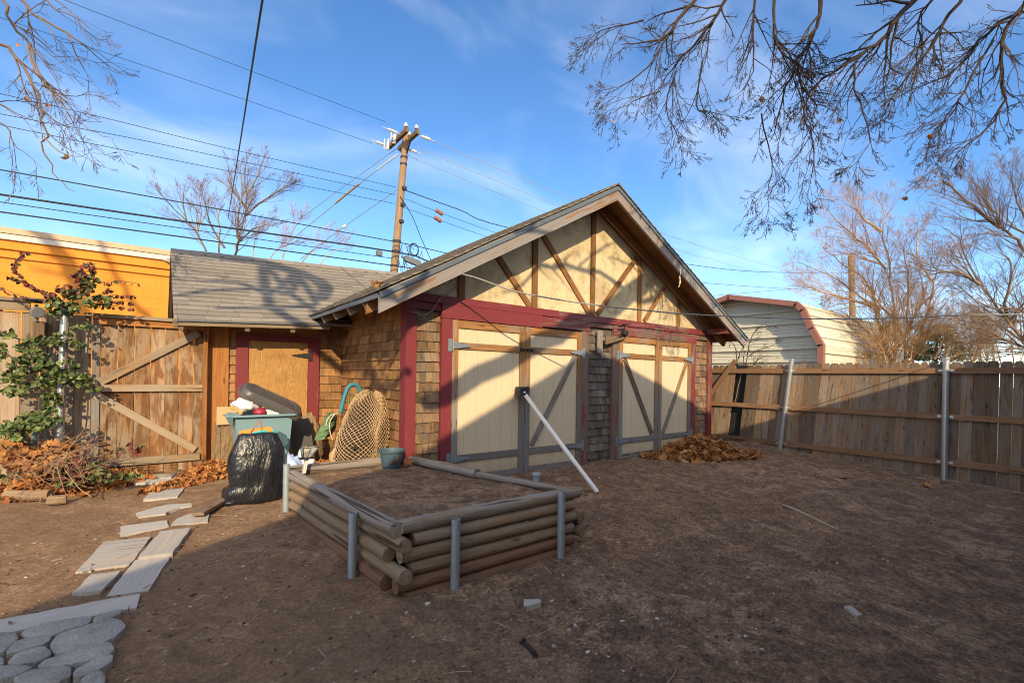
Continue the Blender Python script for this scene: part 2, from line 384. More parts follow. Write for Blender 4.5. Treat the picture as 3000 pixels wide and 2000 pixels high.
# rubbish bag
k = M('black_bag_plastic', .30, .5); p = k.pos()
cr = k.voro(k.mapv(p, (75, 75, 45)), 1., 'Distance', 'SMOOTH_F1'); fo = k.noise(k.mapv(p, (8, 8, 2.5)), 1., 5, .55, .8)
k.bump(k.math('ADD', k.math('MULTIPLY', cr, .09), k.math('MULTIPLY', fo, 1.6)), .75, .028); W['bag'] = k.col((.013, .014, .018))
def mk_leaf(name, cols, transl=.25, rough=.7):
    k = M(name, rough, .25); r = k.attr('rnd', 'Fac')
    c = k.ramp(r, [(i/(len(cols)-1), q) for i, q in enumerate(cols)])
    c = k.mix(k.math('MULTIPLY', k.noise(k.obj(), 60, 3, .6), .5), c, tuple(x*.5 for x in cols[0]))
    return k.col(c)
W['dryleaf'] = mk_leaf('dry_leaf', [(.22, .085, .03), (.42, .17, .052), (.52, .25, .085), (.30, .115, .038), (.58, .34, .15)])
W['orangeleaf'] = mk_leaf('orange_leaf', [(.26, .09, .028), (.46, .18, .05), (.52, .27, .09), (.20, .075, .03), (.40, .15, .045)])
W['greenleaf'] = mk_leaf('green_leaf', [(.045, .08, .025), (.09, .14, .038), (.22, .26, .07), (.06, .10, .035), (.17, .18, .06), (.04, .07, .028)], rough=.45)
W['redleaf'] = mk_leaf('wine_leaf', [(.15, .035, .03), (.21, .055, .04), (.11, .05, .035), (.09, .11, .04)])
W['twig'] = flat('dry_twig', (.28, .175, .105), .85, .2, 0, .3, 20)
W['vine'] = flat('vine_stem', (.16, .10, .07), .85, .2)
W['pine'] = mk_leaf('evergreen_needle', [(.03, .055, .018), (.06, .10, .03), (.10, .14, .04), (.13, .15, .05)])
W['shard'] = flat('dull_pale_shard', (.42, .40, .37), .7, .2)
W['chip'] = flat('pale_chip', (.50, .44, .38), .8, .3, 0, .3, 30)
W['housewall'] = flat('house_siding', (.42, .36, .28), .8, .2)
W['houseroof'] = flat('house_roof', (.10, .09, .085), .95, .1)
W['houseglass'] = flat('window_glass', (.05, .06, .07), .1, .5)

# ------------------------------------------------------------------ ground
def make_ground():
    def axis(lo, hi, step, far):
        a = []; x = lo
        while x < hi: a.append(x); x += step
        b = hi; st = step
        while b < far: a.append(b); st *= 1.35; b += st
        a.append(far); b = lo; st = step; left = []
        while b > -far: st *= 1.35; b -= st; left.append(b)
        return sorted(left)+a
    xs = axis(-1.6, 10.2, .06, 260); ys = axis(-.4, 7.6, .06, 260)
    vs = []; fs = []
    for y in ys:
        for x in xs:
            z = gz(x, y)
            if -1.7 < x < 10.3 and -.5 < y < 7.7:
                z += .022*noise.noise(V((x*1.1, y*1.1, 3))) + .014*noise.noise(V((x*4, y*4, 7))) + .012*noise.noise(V((x*10, y*10, 1)))
            vs.append((x, y, z))
    n = len(xs)
    for j in range(len(ys)-1):
        for i in range(n-1): fs.append((j*n+i, j*n+i+1, (j+1)*n+i+1, (j+1)*n+i))
    mb = MB(); mb.add(vs, fs)
    tag(mb.build('ground', W['ground'], smooth=True), kind='structure', label='bare reddish brown dirt of the back yard')
make_ground()

# ------------------------------------------------------------------ shingle helpers
def shingle_rows(mb, o, u, n, width, z0, z1, row=.12, jag=.004):
    """cedar shakes on a vertical wall: o = lower left corner, u along, n outward"""
    o, u, n = V(o), V(u).normalized(), V(n).normalized(); Z = V((0, 0, 1)); z = z0-random.uniform(0, .03)
    while z < z1-.02:
        x = -random.uniform(0, .06); top = min(z+row*1.18, z1)
        while x < width:
            w = random.uniform(.075, .20); a = max(x, 0)+.0015; b = min(x+w, width)-.0015; x += w
            if b-a < .015: continue
            j = random.uniform(-jag, jag); tb = random.uniform(.021, .030); zz = max(z+j, z0-.02)
            p = lambda s, h, d: o+u*s+Z*(h-o.z)+n*d
            sk = random.uniform(-.002, .002)
            vs = [p(a, zz, 0), p(b, zz+sk, 0), p(b, zz+sk, tb), p(a, zz, tb), p(a, top, 0), p(b, top, 0), p(b, top, .005), p(a, top, .005)]
            off = V((random.uniform(0, 60), random.uniform(0, 60), 0))
            gs = [off+V((q.z, (q-o).dot(u), (q-o).dot(n))) for q in vs]
            mb.add(vs, [(3, 2, 6, 7), (0, 1, 2, 3), (0, 3, 7, 4), (1, 5, 6, 2), (4, 7, 6, 5)], gs)
        z += row
def roof_rows(mb, o, u, s, n, width, length, row=.14, tab=(.28, .34), wave=0.):
    """asphalt tabs: o = eave corner, u along the eave, s up the slope, n outward"""
    o, u, s, n = V(o), V(u).normalized(), V(s).normalized(), V(n).normalized(); d = 0.
    while d < length-.01:
        x = -random.uniform(0, .3); e = min(d+row*1.15, length)
        while x < width:
            w = random.uniform(*tab); a = max(x, 0); b = min(x+w, width)-.003; x += w
            if b-a < .01: continue
            t = random.uniform(.015, .022); j = random.uniform(-.005, .005); 
            def p(q, h, k):
                wv = wave*noise.noise(V((q*.9+o.x, h*1.1, 4.)))
                return o+u*q+s*h+n*(k+wv)
            vs = [p(a, d+j, 0), p(b, d+j, 0), p(b, d+j, t), p(a, d+j, t), p(a, e, 0), p(b, e, 0), p(b, e, .003), p(a, e, .003)]
            mb.add(vs, [(3, 2, 6, 7), (0, 1, 2, 3), (0, 3, 7, 4), (1, 5, 6, 2), (4, 7, 6, 5)])
        d += row

# ------------------------------------------------------------------ garage
GX0, GX1, GY0, GY1 = 2.30, 8.72, 5.0, 9.0
RX, RZ = 5.31, 4.40                      # ridge at the front rake
SL, SR = .555, .512                      # slopes of the two roof planes
YF = 4.5                                 # front of the overhang
YB = 9.45
garage = thing('garage', (5.5, 7, .3), 'weathered shingle garage with a cream half timbered gable and two pairs of cream doors', 'garage')
def zl(x): return RZ-SL*(RX-x)
def zr(x): return RZ-SR*(x-RX)
ELX, ERX = 1.76, 9.19
# walls
for x0, x1, xs, ws, zb, zt in ((GX0+.02, 2.87, 2.385, .345, .22, 2.372), (5.07, 5.96, 5.225, .57, .24, 2.45), (7.98, GX1-.02, 8.145, .46, .22, 2.36)):
    mb = MB(); mb.box(x0, x1, GY0+.03, GY0+.15, .1, 2.5); shingle_rows(mb, (xs, GY0+.03, .2), (1, 0, 0), (0, -1, 0), ws, zb, zt)
    mb.build('shingle_panel', W['shingledark' if x0 == 5.07 else 'shinglegrey'], garage)
mb = MB(); mb.box(2.71, 8.15, GY0+.021, GY0+.029, 2.24, 2.5); mb.build('door_header', W['doorgrey'], garage)
mb = MB()
mb.box(GX0+.02, GX0+.14, GY0+.15, GY1, .1, 2.56)
shingle_rows(mb, (GX0+.02, GY1, .2), (0, -1, 0), (-1, 0, 0), GY1-GY0-.06, .24, 2.62)
mb.build('side_wall', W['shingle'], garage)
mb = MB(); mb.box(GX1-.14, GX1-.02, GY0+.15, GY1, .1, 2.56); mb.box(GX0+.14, GX1-.14, GY1-.12, GY1, .1, 2.5)
mb.prism([(GX0+.02, GY1-.11, 2.5), (GX1-.02, GY1-.11, 2.5), (GX1-.02, GY1-.11, zr(GX1)-.16), (RX, GY1-.11, RZ-.18), (GX0+.02, GY1-.11, zl(GX0)-.16)], (0, 1, 0), .1)
mb.build('rear_wall', W['shinglegrey'], garage)
# gable
mb = MB(); yg = GY0+.0
gp = [(2.32, yg, 2.50), (8.70, yg, 2.50), (8.70, yg, zr(8.70)-.14), (RX, yg, RZ-.16), (2.32, yg, zl(2.32)-.14)]
mb.prism(gp, (0, 1, 0), .1); mb.build('gable_panel', W['stucco'], garage)
def batten(p, q, w=.09):
    m = MB(); a, b = V((p[0], yg-.014, p[1])), V((q[0], yg-.014, q[1])); m.beam(a, b, w if False else .028, w, up=V((0, 1, 0)).cross((b-a).normalized()))
    m.build('timber_batten', W['batten'], garage)
for x, zt in ((2.99, 2.99), (4.165, 3.62), (5.325, 4.22), (6.465, 3.68), (7.60, 3.08)): batten((x, 2.52), (x, zt))
for a, b in (((4.085, 2.565), (3.47, 3.23)), ((5.245, 2.59), (4.27, 3.63)), ((5.435, 2.59), (6.375, 3.62)), ((6.60, 2.575), (7.165, 3.22))): batten(a, b, .078)
# red trim
def part(name, mat, *boxes, parent=garage, jit=0.):
    m = MB()
    for b in boxes: m.box(*b[:6], grain=b[6] if len(b) > 6 else 'z', jit=jit)
    return m.build(name, mat, parent)
part('corner_post', W['red'], (2.258, 2.388, GY0-.035, GY0+.03, .15, 2.46), (2.262, 2.30, GY0+.031, GY0+.13, .15, 2.46))
part('corner_post', W['redworn'], (8.60, 8.735, GY0-.035, GY0+.03, .15, 2.46), (8.70, 8.733, GY0+.031, GY0+.13, .15, 2.46))
part('beam', W['red'], (2.256, 4.6, GY0-.05, GY0-.001, 2.462, 2.556, 'x'))
part('beam', W['redworn'], (4.603, 8.742, GY0-.052, GY0-.001, 2.452, 2.553, 'x'))
part('lower_beam', W['red'], (2.71, 4.3, GY0-.047, GY0-.001, 2.292, 2.459, 'x'), (2.392, 2.707, GY0-.022, GY0-.001, 2.372, 2.459, 'x'))
part('lower_beam', W['redworn'], (4.303, 5.255, GY0-.048, GY0-.001, 2.310, 2.450, 'x'))
part('lower_beam', W['redvworn'], (5.80, 8.16, GY0-.047, GY0-.001, 2.290, 2.440, 'x'), (8.163, 8.597, GY0-.024, GY0-.001, 2.365, 2.449, 'x'))
part('lower_beam', W['redvworn'], (5.258, 5.797, GY0-.03, GY0-.001, 2.385, 2.449, 'x'))
part('door_jamb', W['red'], (2.715, 2.855, GY0-.04, GY0+.02, .2, 2.290))
part('door_jamb', W['redvworn'], (5.088, 5.228, GY0-.04, GY0+.02, .2, 2.308))
part('door_jamb', W['redvworn'], (5.785, 5.938, GY0-.04, GY0+.02, .2, 2.288))
part('door_jamb', W['redworn'], (7.998, 8.15, GY0-.04, GY0+.02, .2, 2.288))
# doors
def hinge(x, z, sgn, door, bottom=False):
    m = MB(); y = GY0-.062
    m.box(x-.028-sgn*.034, x+.028-sgn*.034, y+.012, y+.022, z-.075, z+.075)
    pts = [(x, y+.004, z-.045), (x+sgn*.24, y+.004, z-.012), (x+sgn*.255, y+.004, z), (x+sgn*.24, y+.004, z+.012), (x, y+.004, z+.045)]
    m.prism(pts, (0, -1, 0), .006)
    m.tube([(x, y+.003, z-.07), (x, y+.003, z+.07)], .008, 8)
    for a in (.05, .12, .2): m.lathe((x+sgn*a, y-.002, z), [(.008, -.003), (.006, .003)], 8, (0, -1, 0))
    m.build('hinge', W['hinge'], door)
def door(x0, x1, hinge_left, brace_to, fmat, braced=True, bracemat=None, mid=True):
    y = GY0-.02; z0, z1 = .295, 2.283
    m = MB(); n = max(6, int((x1-x0)/.2)); w = (x1-x0)/n
    for i in range(n): m.box(x0+i*w+.0014, x0+(i+1)*w-.0014, y, y+.03, z0+.01, z1-.01)
    m.box(x0+.01, x1-.01, y+.004, y+.028, z0+.012, z1-.012)
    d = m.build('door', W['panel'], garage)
    t = .024; yy = (y-t, y-.001)
    part('stile', fmat, (x0, x0+.085, *yy, z0, z1), parent=d, jit=.0015)
    part('stile', fmat, (x1-.085, x1, *yy, z0, z1), parent=d, jit=.0015)
    for a, b in ((z1-.095, z1-.002), (1.93, 2.012), (.545, .628), (z0+.002, z0+.08)):
        part('rail', fmat, (x0+.087, x1-.087, y-t+.003, y-.001, a, b, 'x'), parent=d, jit=.0015)
    if braced:
        m = MB(); a, b = brace_to; a = V((a[0], y-.012, a[1])); b = V((b[0], y-.012, b[1]))
        m.beam(a, b, .02, .078, up=V((0, 1, 0)).cross((b-a).normalized())); m.build('brace', bracemat or fmat, d)
    hx = x0 if hinge_left else x1; sg = 1 if hinge_left else -1
    hinge(hx, 1.972, sg, d); hinge(hx, .587, sg, d)
    return d
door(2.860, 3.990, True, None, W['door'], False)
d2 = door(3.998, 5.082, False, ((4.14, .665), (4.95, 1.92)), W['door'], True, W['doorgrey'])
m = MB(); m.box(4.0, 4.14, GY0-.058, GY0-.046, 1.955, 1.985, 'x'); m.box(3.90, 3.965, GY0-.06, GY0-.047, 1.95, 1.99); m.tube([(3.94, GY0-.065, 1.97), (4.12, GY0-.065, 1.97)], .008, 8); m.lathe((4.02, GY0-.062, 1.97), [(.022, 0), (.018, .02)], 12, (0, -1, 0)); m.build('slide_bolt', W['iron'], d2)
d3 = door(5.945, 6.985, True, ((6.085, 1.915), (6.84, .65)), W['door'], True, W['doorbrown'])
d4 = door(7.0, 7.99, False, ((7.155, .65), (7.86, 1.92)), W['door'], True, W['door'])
d3['label'] = 'cream door of the right pair with a dark brown brace'
# roof planes
def roof_plane(name, xe, xr, sl, left):
    m = MB(); ze = RZ-sl*abs(xe-RX); s = V((xr-xe, 0, RZ-ze)); L = s.length; n = V((-s.z, 0, s.x)).normalized() if left else V((s.z, 0, -s.x)).normalized()
    m.mi = 0
    q = [V((xe, YF+.01, ze)), V((xr, YF+.01, RZ)), V((xr, YB, RZ)), V((xe, YB, ze))]
    m.prism([p-n*.030 for p in q], n, .026)
    roof_rows(m, (xe+(-.02 if left else .02), YF-.012, ze-.004), (0, 1, 0), s, n, YB-YF+.02, L+.02, wave=.014)
    if left:                                # ridge caps
        y = YF-.012
        while y < YB:
            for k in (-1, 1):
                a = V((RX, y, RZ+.022)); sl2 = SL if k < 0 else SR
                b = a+V((k*.13, 0, -.13*sl2)); m.prism([a, b, b+V((0, .25, 0)), a+V((0, .25, 0))], (0, 0, 1), random.uniform(.008, .014))
            y += .2
    return m.build(name, W['roof'], garage)
roof_plane('roof', ELX, RX, SL, True); roof_plane('roof', ERX, RX, SR, False)
# soffit boards under the front overhang and eaves
m = MB()
for xe, sl in ((ELX+.01, SL), (ERX-.01, SR)):
    ze = RZ-sl*abs(xe-RX)-.036
    m.prism([(xe, YF+.03, ze), (RX, YF+.03, RZ-.036), (RX, YB-.02, RZ-.036), (xe, YB-.02, ze)], (0, 0, -1), .012, grain=(1, 0, -.5))
m.build('soffit', W['soffit'], garage)
def slope_board(name, mat, x0, x1, sl, y0, y1, top, h):
    m = MB(); z0 = RZ-sl*abs(x0-RX)-top; z1 = RZ-sl*abs(x1-RX)-top
    off = V((random.uniform(0, 50), random.uniform(0, 50), 0)); N = 14; vs = []; gs = []; fs = []
    for i in range(N+1):
        t = i/N; x = x0+(x1-x0)*t; z = z0+(z1-z0)*t; jj = .002*random.uniform(-1, 1)
        for (yy, dz) in ((y0, 0), (y0, -h), (y1, -h), (y1, 0)):
            p = V((x, yy, z+dz+jj)); vs.append(p); gs.append(off+V((abs(x-x0)*1.12, dz, yy)))
    for i in range(N):
        b = i*4
        for k in range(4): fs.append((b+k, b+(k+1) % 4, b+4+(k+1) % 4, b+4+k))
    fs += [(3, 2, 1, 0), (N*4, N*4+1, N*4+2, N*4+3)]
    m.add(vs, fs, gs); return m.build(name, mat, garage)
slope_board('rake_board', W['rake'], ELX, RX, SL, YF+.004, YF+.042, .062, .155)
slope_board('rake_board', W['rake'], ERX-.10, RX+.001, SR, YF+.004, YF+.042, .062, .155)
slope_board('drip_edge', W['drip'], ELX+.005, RX, SL, YF-.012, YF+.002, .018, .052)
slope_board('drip_edge', W['drip'], ERX-.02, RX+.001, SR, YF-.012, YF+.002, .018, .052)
for x0, sl in ((ELX+.02, SL), (ERX-.12, SR)): slope_board('barge_rafter', W['batten'], x0, RX, sl, GY0-.10, GY0-.055, .06, .14)
# rafter tails along the left eave, eave strip
for i, y in enumerate((5.02, 5.55, 6.1, 6.62, 7.05)):
    m = MB(); a = V((ELX+.03, y, zl(ELX+.03)-.105)); b = V((GX0+.1, y, zl(GX0+.1)-.105)); m.beam(a, b, .045, .12, up=(0, 0, 1)); m.build('rafter_tail', W['rafter'], garage)
m = MB(); m.box(ELX-.004, ELX+.018, YF+.045, 7.1, zl(ELX)-.06, zl(ELX)-.008, 'y'); m.build('eave_strip', W['drip'], garage)
for i, y in enumerate((5.5, 6.4, 7.4)):
    m = MB(); m.beam((ERX-.05, y, zr(ERX-.05)-.105), (GX1-.1, y, zr(GX1-.1)-.105), .045, .12); m.build('rafter_tail', W['rafter'], garage)
m = MB(); m.beam((8.98, GY0-.15, 2.33), (8.70, GY0-.15, 2.47), .05, .11); m.build('rafter_tail', W['batten'], garage)
part('purlin_end', W['rake'], (2.438, 2.535, YF+.045, GY0-.001, 2.605, 2.705, 'y'))
part('purlin_end', W['redworn'], (8.50, 8.62, YF+.05, GY0-.053, 2.475, 2.572, 'y'))
# wooden bracket with a flood lamp between the doors
part('lamp_bracket', W['rake'], (5.395, 5.46, GY0-.07, GY0-.05, 1.985, 2.335), (5.463, 5.52, GY0-.062, GY0-.05, 1.985, 2.33))
m = MB(); m.prism([(5.53, GY0-.10, 2.12), (5.97, GY0-.10, 2.235), (6.0, GY0-.10, 2.27), (5.52, GY0-.10, 2.255)], (0, -1, 0), .022, grain=(1, 0, .2)); m.build('lamp_bracket', W['xarm'], garage)
lamp = thing('flood_lamp', (5.93, 4.85, 2.27), 'small black flood lamp on the wooden bracket between the garage doors', 'lamp')
m = MB(); c = V((5.93, GY0-.14, 2.34))
m.lathe(c+V((0, .04, 0)), [(.012, 0), (.04, .01), (.05, .05), (.045, .09), (.012, .095)], 14, (.25, -1, -.35)); m.tube([c+V((-.06, .04, -.1)), c+V((-.03, .04, -.03)), c+V((0, .03, 0))], .012, 8); m.box(5.83, 5.90, GY0-.135, GY0-.10, 2.25, 2.27)
m.build('lamp_head', W['iron'], lamp)
m = MB(); m.obox(c+V((-.02, -.02, .105)), V((.08, 0, .012)), V((0, .055, -.02)), V((0, .002, .005))); m.tube([c+V((0, 0, .03)), c+V((-.02, -.02, .1))], .008, 6); m.build('solar_cap', W['solar'], lamp)
# string hanging from the right rake
m = MB(); p = on_y(900+1835*.59524, 500+465*.59524, YF-.02)
m.tube(smooth_pts([p, p+V((.02, 0, -.12)), p+V((-.02, -.01, -.2)), p+V((.01, 0, -.28)), p+V((-.03, 0, -.37))], 3), [.004]*6+[.012, .016, .012, .016, .01, .006, .005], 6)
tag(m.build('hanging_string', W['rope']), 'frayed pale string hanging from the right rake of the gable', 'string')
# fallen roof leaves at the valley
# ------------------------------------------------------------------ side shed (lower wing left of the garage)
shed = thing('side_shed', (1.3, 8, .33), 'low shed wing with a grey shingle roof and a boarded window in red trim', 'shed')
WY = 7.40; tz = lambda x: .045*(x-.18)         # its eave sags down to the left
EY, EZ, RY, RRZ = 6.93, 2.225, 9.2, 3.525
m = MB(); m.box(.56, 2.31, WY+.03, WY+.15, .2, 2.5)
shingle_rows(m, (.79, WY+.03, .2), (1, 0, 0), (0, -1, 0), .085, .25, 2.45, .122)
shingle_rows(m, (1.945, WY+.03, .2), (1, 0, 0), (0, -1, 0), .355, .25, 2.45, .122)
shingle_rows(m, (.873, WY+.03, .2), (1, 0, 0), (0, -1, 0), 1.07, .25, .94, .122)
m.box(.56, .66, WY+.15, 9.9, .2, 2.4)
m.prism([(.55, WY+.16, 2.4), (.55, 11.2, 2.4), (.55, RY, RRZ-.12)], (1, 0, 0), .1)
m.box(.66, 2.3, 10.9, 11.0, .2, 2.3)
m.build('shingle_wall', W['shingle'], shed)
part('corner_board', W['gatewarm'], (.550, .788, WY-.02, WY+.029, .33, 2.30), parent=shed)
win = part('window_frame', W['red'], (.872, 1.018, WY-.03, WY+.029, .92, 2.052), (1.803, 1.958, WY-.03, WY+.029, .92, 2.052), (.866, 1.965, WY-.034, WY+.029, 2.055, 2.135, 'x'), (.872, 1.958, WY-.03, WY+.029, .84, .917, 'x'), parent=shed)
m = MB(); m.box(1.022, 1.80, WY-.008, WY+.02, .92, 2.05, 'z'); m.build('plywood_cover', W['plywood'], win)
m = MB(); m.box(1.805, 1.855, WY-.045, WY-.031, 1.79, 1.95); m.prism([(1.80, WY-.02, 1.83), (1.80, WY-.02, 1.90), (1.66, WY-.02, 1.885), (1.57, WY-.02, 1.866), (1.66, WY-.02, 1.848)], (0, -1, 0), .012); m.build('hinge', W['iron'], win)
# roof
def shed_roof():
    m = MB(); u = V((1, 0, .045)).normalized(); s = V((0, RY-EY, RRZ-EZ)); L = s.length; n = u.cross(s.normalized())
    o = V((.165, EY, EZ)); wid = 3.9
    m.prism([o-n*.03, o+u*wid-n*.03, o+u*wid+s-n*.03, o+s-n*.03], n, .028)
    roof_rows(m, o-s.normalized()*.02, u, s, n, wid, L+.01, .145, (.27, .36), .012)
    s2 = V((0, 1.75, -1.02)); n2 = s2.normalized().cross(u); a = o+s
    m.prism([a, a+u*wid, a+u*wid+s2, a+s2], (0, 0, 1), -.03)
    x = 0.
    while x < wid-.1:
        for k in (-1, 1):
            p = a+u*x+n*.0+V((0, 0, .018)); q = p+V((0, k*.13, -.075)); m.prism([p, p+u*.27, q+u*.27, q], (0, 0, 1), random.uniform(.007, .013))
        x += .22
    m.build('roof', W['roof'], shed)
shed_roof()
m = MB(); m.beam((.16, EY+.012, EZ-.045), (1.98, EY+.012, EZ-.045+.045*1.82), .02, .05); m.build('eave_fascia', W['rafter'], shed)
m = MB(); m.beam((.157, EY-.012, EZ-.012), (1.98, EY-.012, EZ-.012+.082), .02, .014); m.build('drip_edge', W['drip'], shed)
for x in (.235, .95, 1.50): 
    m = MB(); z = EZ+tz(x); m.beam((x, EY+.03, z-.085), (x, EY+.75, z-.085+.43), .055, .085); m.build('rafter_tail', W['rafter'], shed)
m = MB()
for (y, zz) in ((EY+.02, 0), ):
    m.beam((.185, EY+.0, EZ-.055), (.185, RY, RRZ-.055), .03, .11)
    m.beam((.21, RY+1.7, RRZ-1.05), (.21, RY, RRZ-.055), .03, .11)
m.build('rake_board', W['rafter'], shed)
# ------------------------------------------------------------------ gate and left fence
GYY = 7.30
gate = thing('plank_gate', (0, GYY, .33), 'tall brown plank gate with grey diagonal braces beside the shed', 'gate')
m = MB(); x = -.515
while x < .47:
    w = random.uniform(.142, .158); e = min(x+w-random.choice((.006, .009, .009)), .497); m.box(x, e, GYY, GYY+.018, .335+random.uniform(-.01, .01), 2.15, 'z', .0015); x += w
m.build('plank_panel', W['gate'], gate)
part('top_rail', W['gatewarm'], (-.53, .487, GYY-.042, GYY-.002, 2.142, 2.218, 'x'), parent=gate)
part('rail', W['gaterail'], (-.505, .487, GYY-.042, GYY-.002, 1.353, 1.434, 'x'), parent=gate)
part('rail', W['gaterail'], (-.53, .466, GYY-.042, GYY-.002, .466, .553, 'x'), parent=gate)
part('stile', W['gatewarm'], (.490, .535, GYY-.045, GYY+.018, .46, 2.22), parent=gate)
def brace(a, b, mat, parent, y=GYY-.018, w=.085):
    m = MB(); a, b = V((a[0], y, a[1])), V((b[0], y, b[1])); m.beam(a, b, .034, w, up=V((0, 1, 0)).cross((b-a).normalized())); m.build('brace', mat, parent)
brace((-.52, 1.463), (.44, 2.10), W['gaterail'], gate); brace((-.555, 1.318), (.42, .60), W['gaterail'], gate)
fl = thing('left_fence', (-1.2, GYY, .33), 'grey brown board fence left of the gate with a flat cap rail', 'fence')
m = MB(); x = -4.2
while x < -.60:
    w = random.choice((.092, .14, .145, .15)) if x > -.95 else random.uniform(.138, .15); e = min(x+w-random.choice((.002, .003, .011)), -.592); m.box(x, e, GYY+.012, GYY+.030, .31, 2.23+random.uniform(-.01, .01), 'z', .0015); x += w
m.build('board_panel', W['fence'], fl)
part('cap_rail', W['fence'], (-4.2, -.99, GYY-.06, GYY+.06, 2.335, 2.37, 'x'), parent=fl)
part('cap_rail', W['gaterail'], (-.655, .30, GYY-.075, GYY+.03, 2.222, 2.262, 'x'), parent=fl)
part('rail', W['gaterail'], (-4.2, -1.10, GYY-.03, GYY+.01, 2.235, 2.334, 'x'), parent=fl)
part('rail', W['fence'], (-4.2, -.60, GYY+.031, GYY+.07, 1.38, 1.46, 'x'), parent=fl)
part('post', W['doorgrey'], (-.590, -.522, GYY-.02, GYY+.07, .3, 2.215), parent=fl)
m = MB(); m.tube([(-.845, 7.1, .25), (-.80, 7.1, 2.31)], .038, 16); m.lathe((-.80, 7.1, 2.305), [(.042, 0), (.042, .03), (.02, .045)], 16); m.build('steel_post', W['steeldull'], fl)
m = MB(); m.box(-1.06, -.97, 7.15, GYY+.011, 1.93, 2.12); m.box(-1.05, -1.0, 7.16, GYY+.011, 1.86, 1.93); m.build('lamp_block', W['plank2'], fl)
sl = thing('solar_spotlight', (-1.03, 7.1, 2.12), 'grey solar spotlight on a wooden block at the fence post', 'spotlight')
m = MB(); m.tube([(-1.03, 7.14, 2.12), (-1.03, 7.12, 2.3)], .016, 8); m.lathe((-1.025, 7.11, 2.215), [(.03, -.05), (.055, -.02), (.06, .05), (.05, .055)], 18, (.35, -1, -.1)); m.build('lamp_head', W['greybox'], sl)
m = MB(); m.obox((-1.04, 7.06, 2.335), V((.085, 0, 0)), V((0, .06, -.01)), V((0, .001, .008))); m.build('solar_panel', W['solar'], sl)
# ------------------------------------------------------------------ orange building over the alley
ob = thing('orange_building', (-3, 12, .36), 'long orange painted block building behind the left fence', 'building')
m = MB(); m.box(-16, .75, 12., 20., .2, 3.99); m.build('wall', W['orange'], ob)
m = MB(); m.box(-16.03, .77, 11.975, 11.999, .2, 1.33); m.build('base_band', W['plank2'], ob)  # dark band added so the lower gate and fence gaps look dark
m = MB(); m.box(-16.05, .79, 11.955, 20.05, 3.99-.11, 3.985, 'x'); m.build('fascia', W['coping'], ob)
m = MB(); m.box(-16.06, .80, 11.93, 20.06, 3.988, 4.085, 'x', .004); m.build('coping', W['tancap'], ob)
for z, r in ((3.72, .016), (3.57, .012)):
    m = MB(); m.tube([(-16, 11.97, z+.06), (.7, 11.97, z-.01)], r, 8); m.build('conduit', W['orange'], ob)
cam = thing('security_camera', (.09, 11.9, 3.6), 'small white security camera on the orange wall', 'camera')
m = MB(); p = on_y(1098*.44643, 600+358*.44643, 11.93); m.lathe(p, [(.05, .06), (.045, 0), (.055, -.06), (.02, -.065)], 14, (-.6, 1, .2)); m.tube([p, p+V((.02, .06, .05))], .015, 6); m.build('camera_body', W['ceramic'], cam)

# ------------------------------------------------------------------ leaves and branches
def rrot():
    return Matrix.Rotation(random.uniform(0, 6.28), 3, 'X') @ Matrix.Rotation(random.uniform(0, 6.28), 3, 'Y') @ Matrix.Rotation(random.uniform(0, 6.28), 3, 'Z')
MAPLE = [(0, -.5), (.16, -.34), (.5, -.30), (.36, -.06), (.52, .16), (.24, .20), (.14, .36), (0, .62), (-.14, .36), (-.24, .20), (-.52, .16), (-.36, -.06), (-.5, -.30), (-.16, -.34)]
OVAL = [(0, -.55), (.28, -.38), (.44, -.05), (.34, .28), (0, .58), (-.34, .28), (-.44, -.05), (-.28, -.38)]
def leaf(mb, p, size, shape=MAPLE, R=None, curl=.5, rnd=None):
    R = R or rrot(); cu = random.uniform(-curl, curl); cv = random.uniform(-curl, curl); fold = random.uniform(0, curl)
    vs = [V((0, 0, 0))]+[V((x, y, cu*x*x*1.6+cv*y*y*1.6+fold*abs(x)*.6+random.uniform(-.06, .06)*curl)) for x, y in shape]
    vs = [p+(R @ q)*size for q in vs]; n = len(shape)
    mb.add(vs, [(0, i+1, (i+1) % n+1) for i in range(n)], None, rnd)
def facing(n, spin=None):
    """rotation that turns a leaf's +Z to n"""
    n = V(n).normalized(); q = n.to_track_quat('Z', 'Y').to_matrix()
    return q @ Matrix.Rotation(random.uniform(0, 6.28) if spin is None else spin, 3, 'Z')
class Tr:                                    # branch habit
    def __init__(s, **k):
        s.wig = .16; s.trop = 0.; s.maxl = 3; s.dens = 5.; s.ang = (25, 60); s.fac = (.35, .6); s.rmin = .0022; s.sides = 3; s.nseg = 5; s.rf = .68
        for a, b in k.items(): setattr(s, a, b)
def spawn(mb, p, d, L, r, lvl, T):
    n = T.nseg if lvl < T.maxl else max(3, T.nseg-2); pts = [V(p)]; d = V(d).normalized(); ds = [d]
    for i in range(n):
        d = (d+V((random.gauss(0, T.wig), random.gauss(0, T.wig), random.gauss(0, T.wig)+T.trop))).normalized()
        pts.append(pts[-1]+d*(L/n)); ds.append(d)
    rad = [max(T.rmin, r*(1-.75*i/n)) for i in range(n+1)]
    mb.tube(pts, rad, T.sides if r < .012 else 5, False)
    if lvl < T.maxl: children(mb, pts, rad, L, lvl, T)
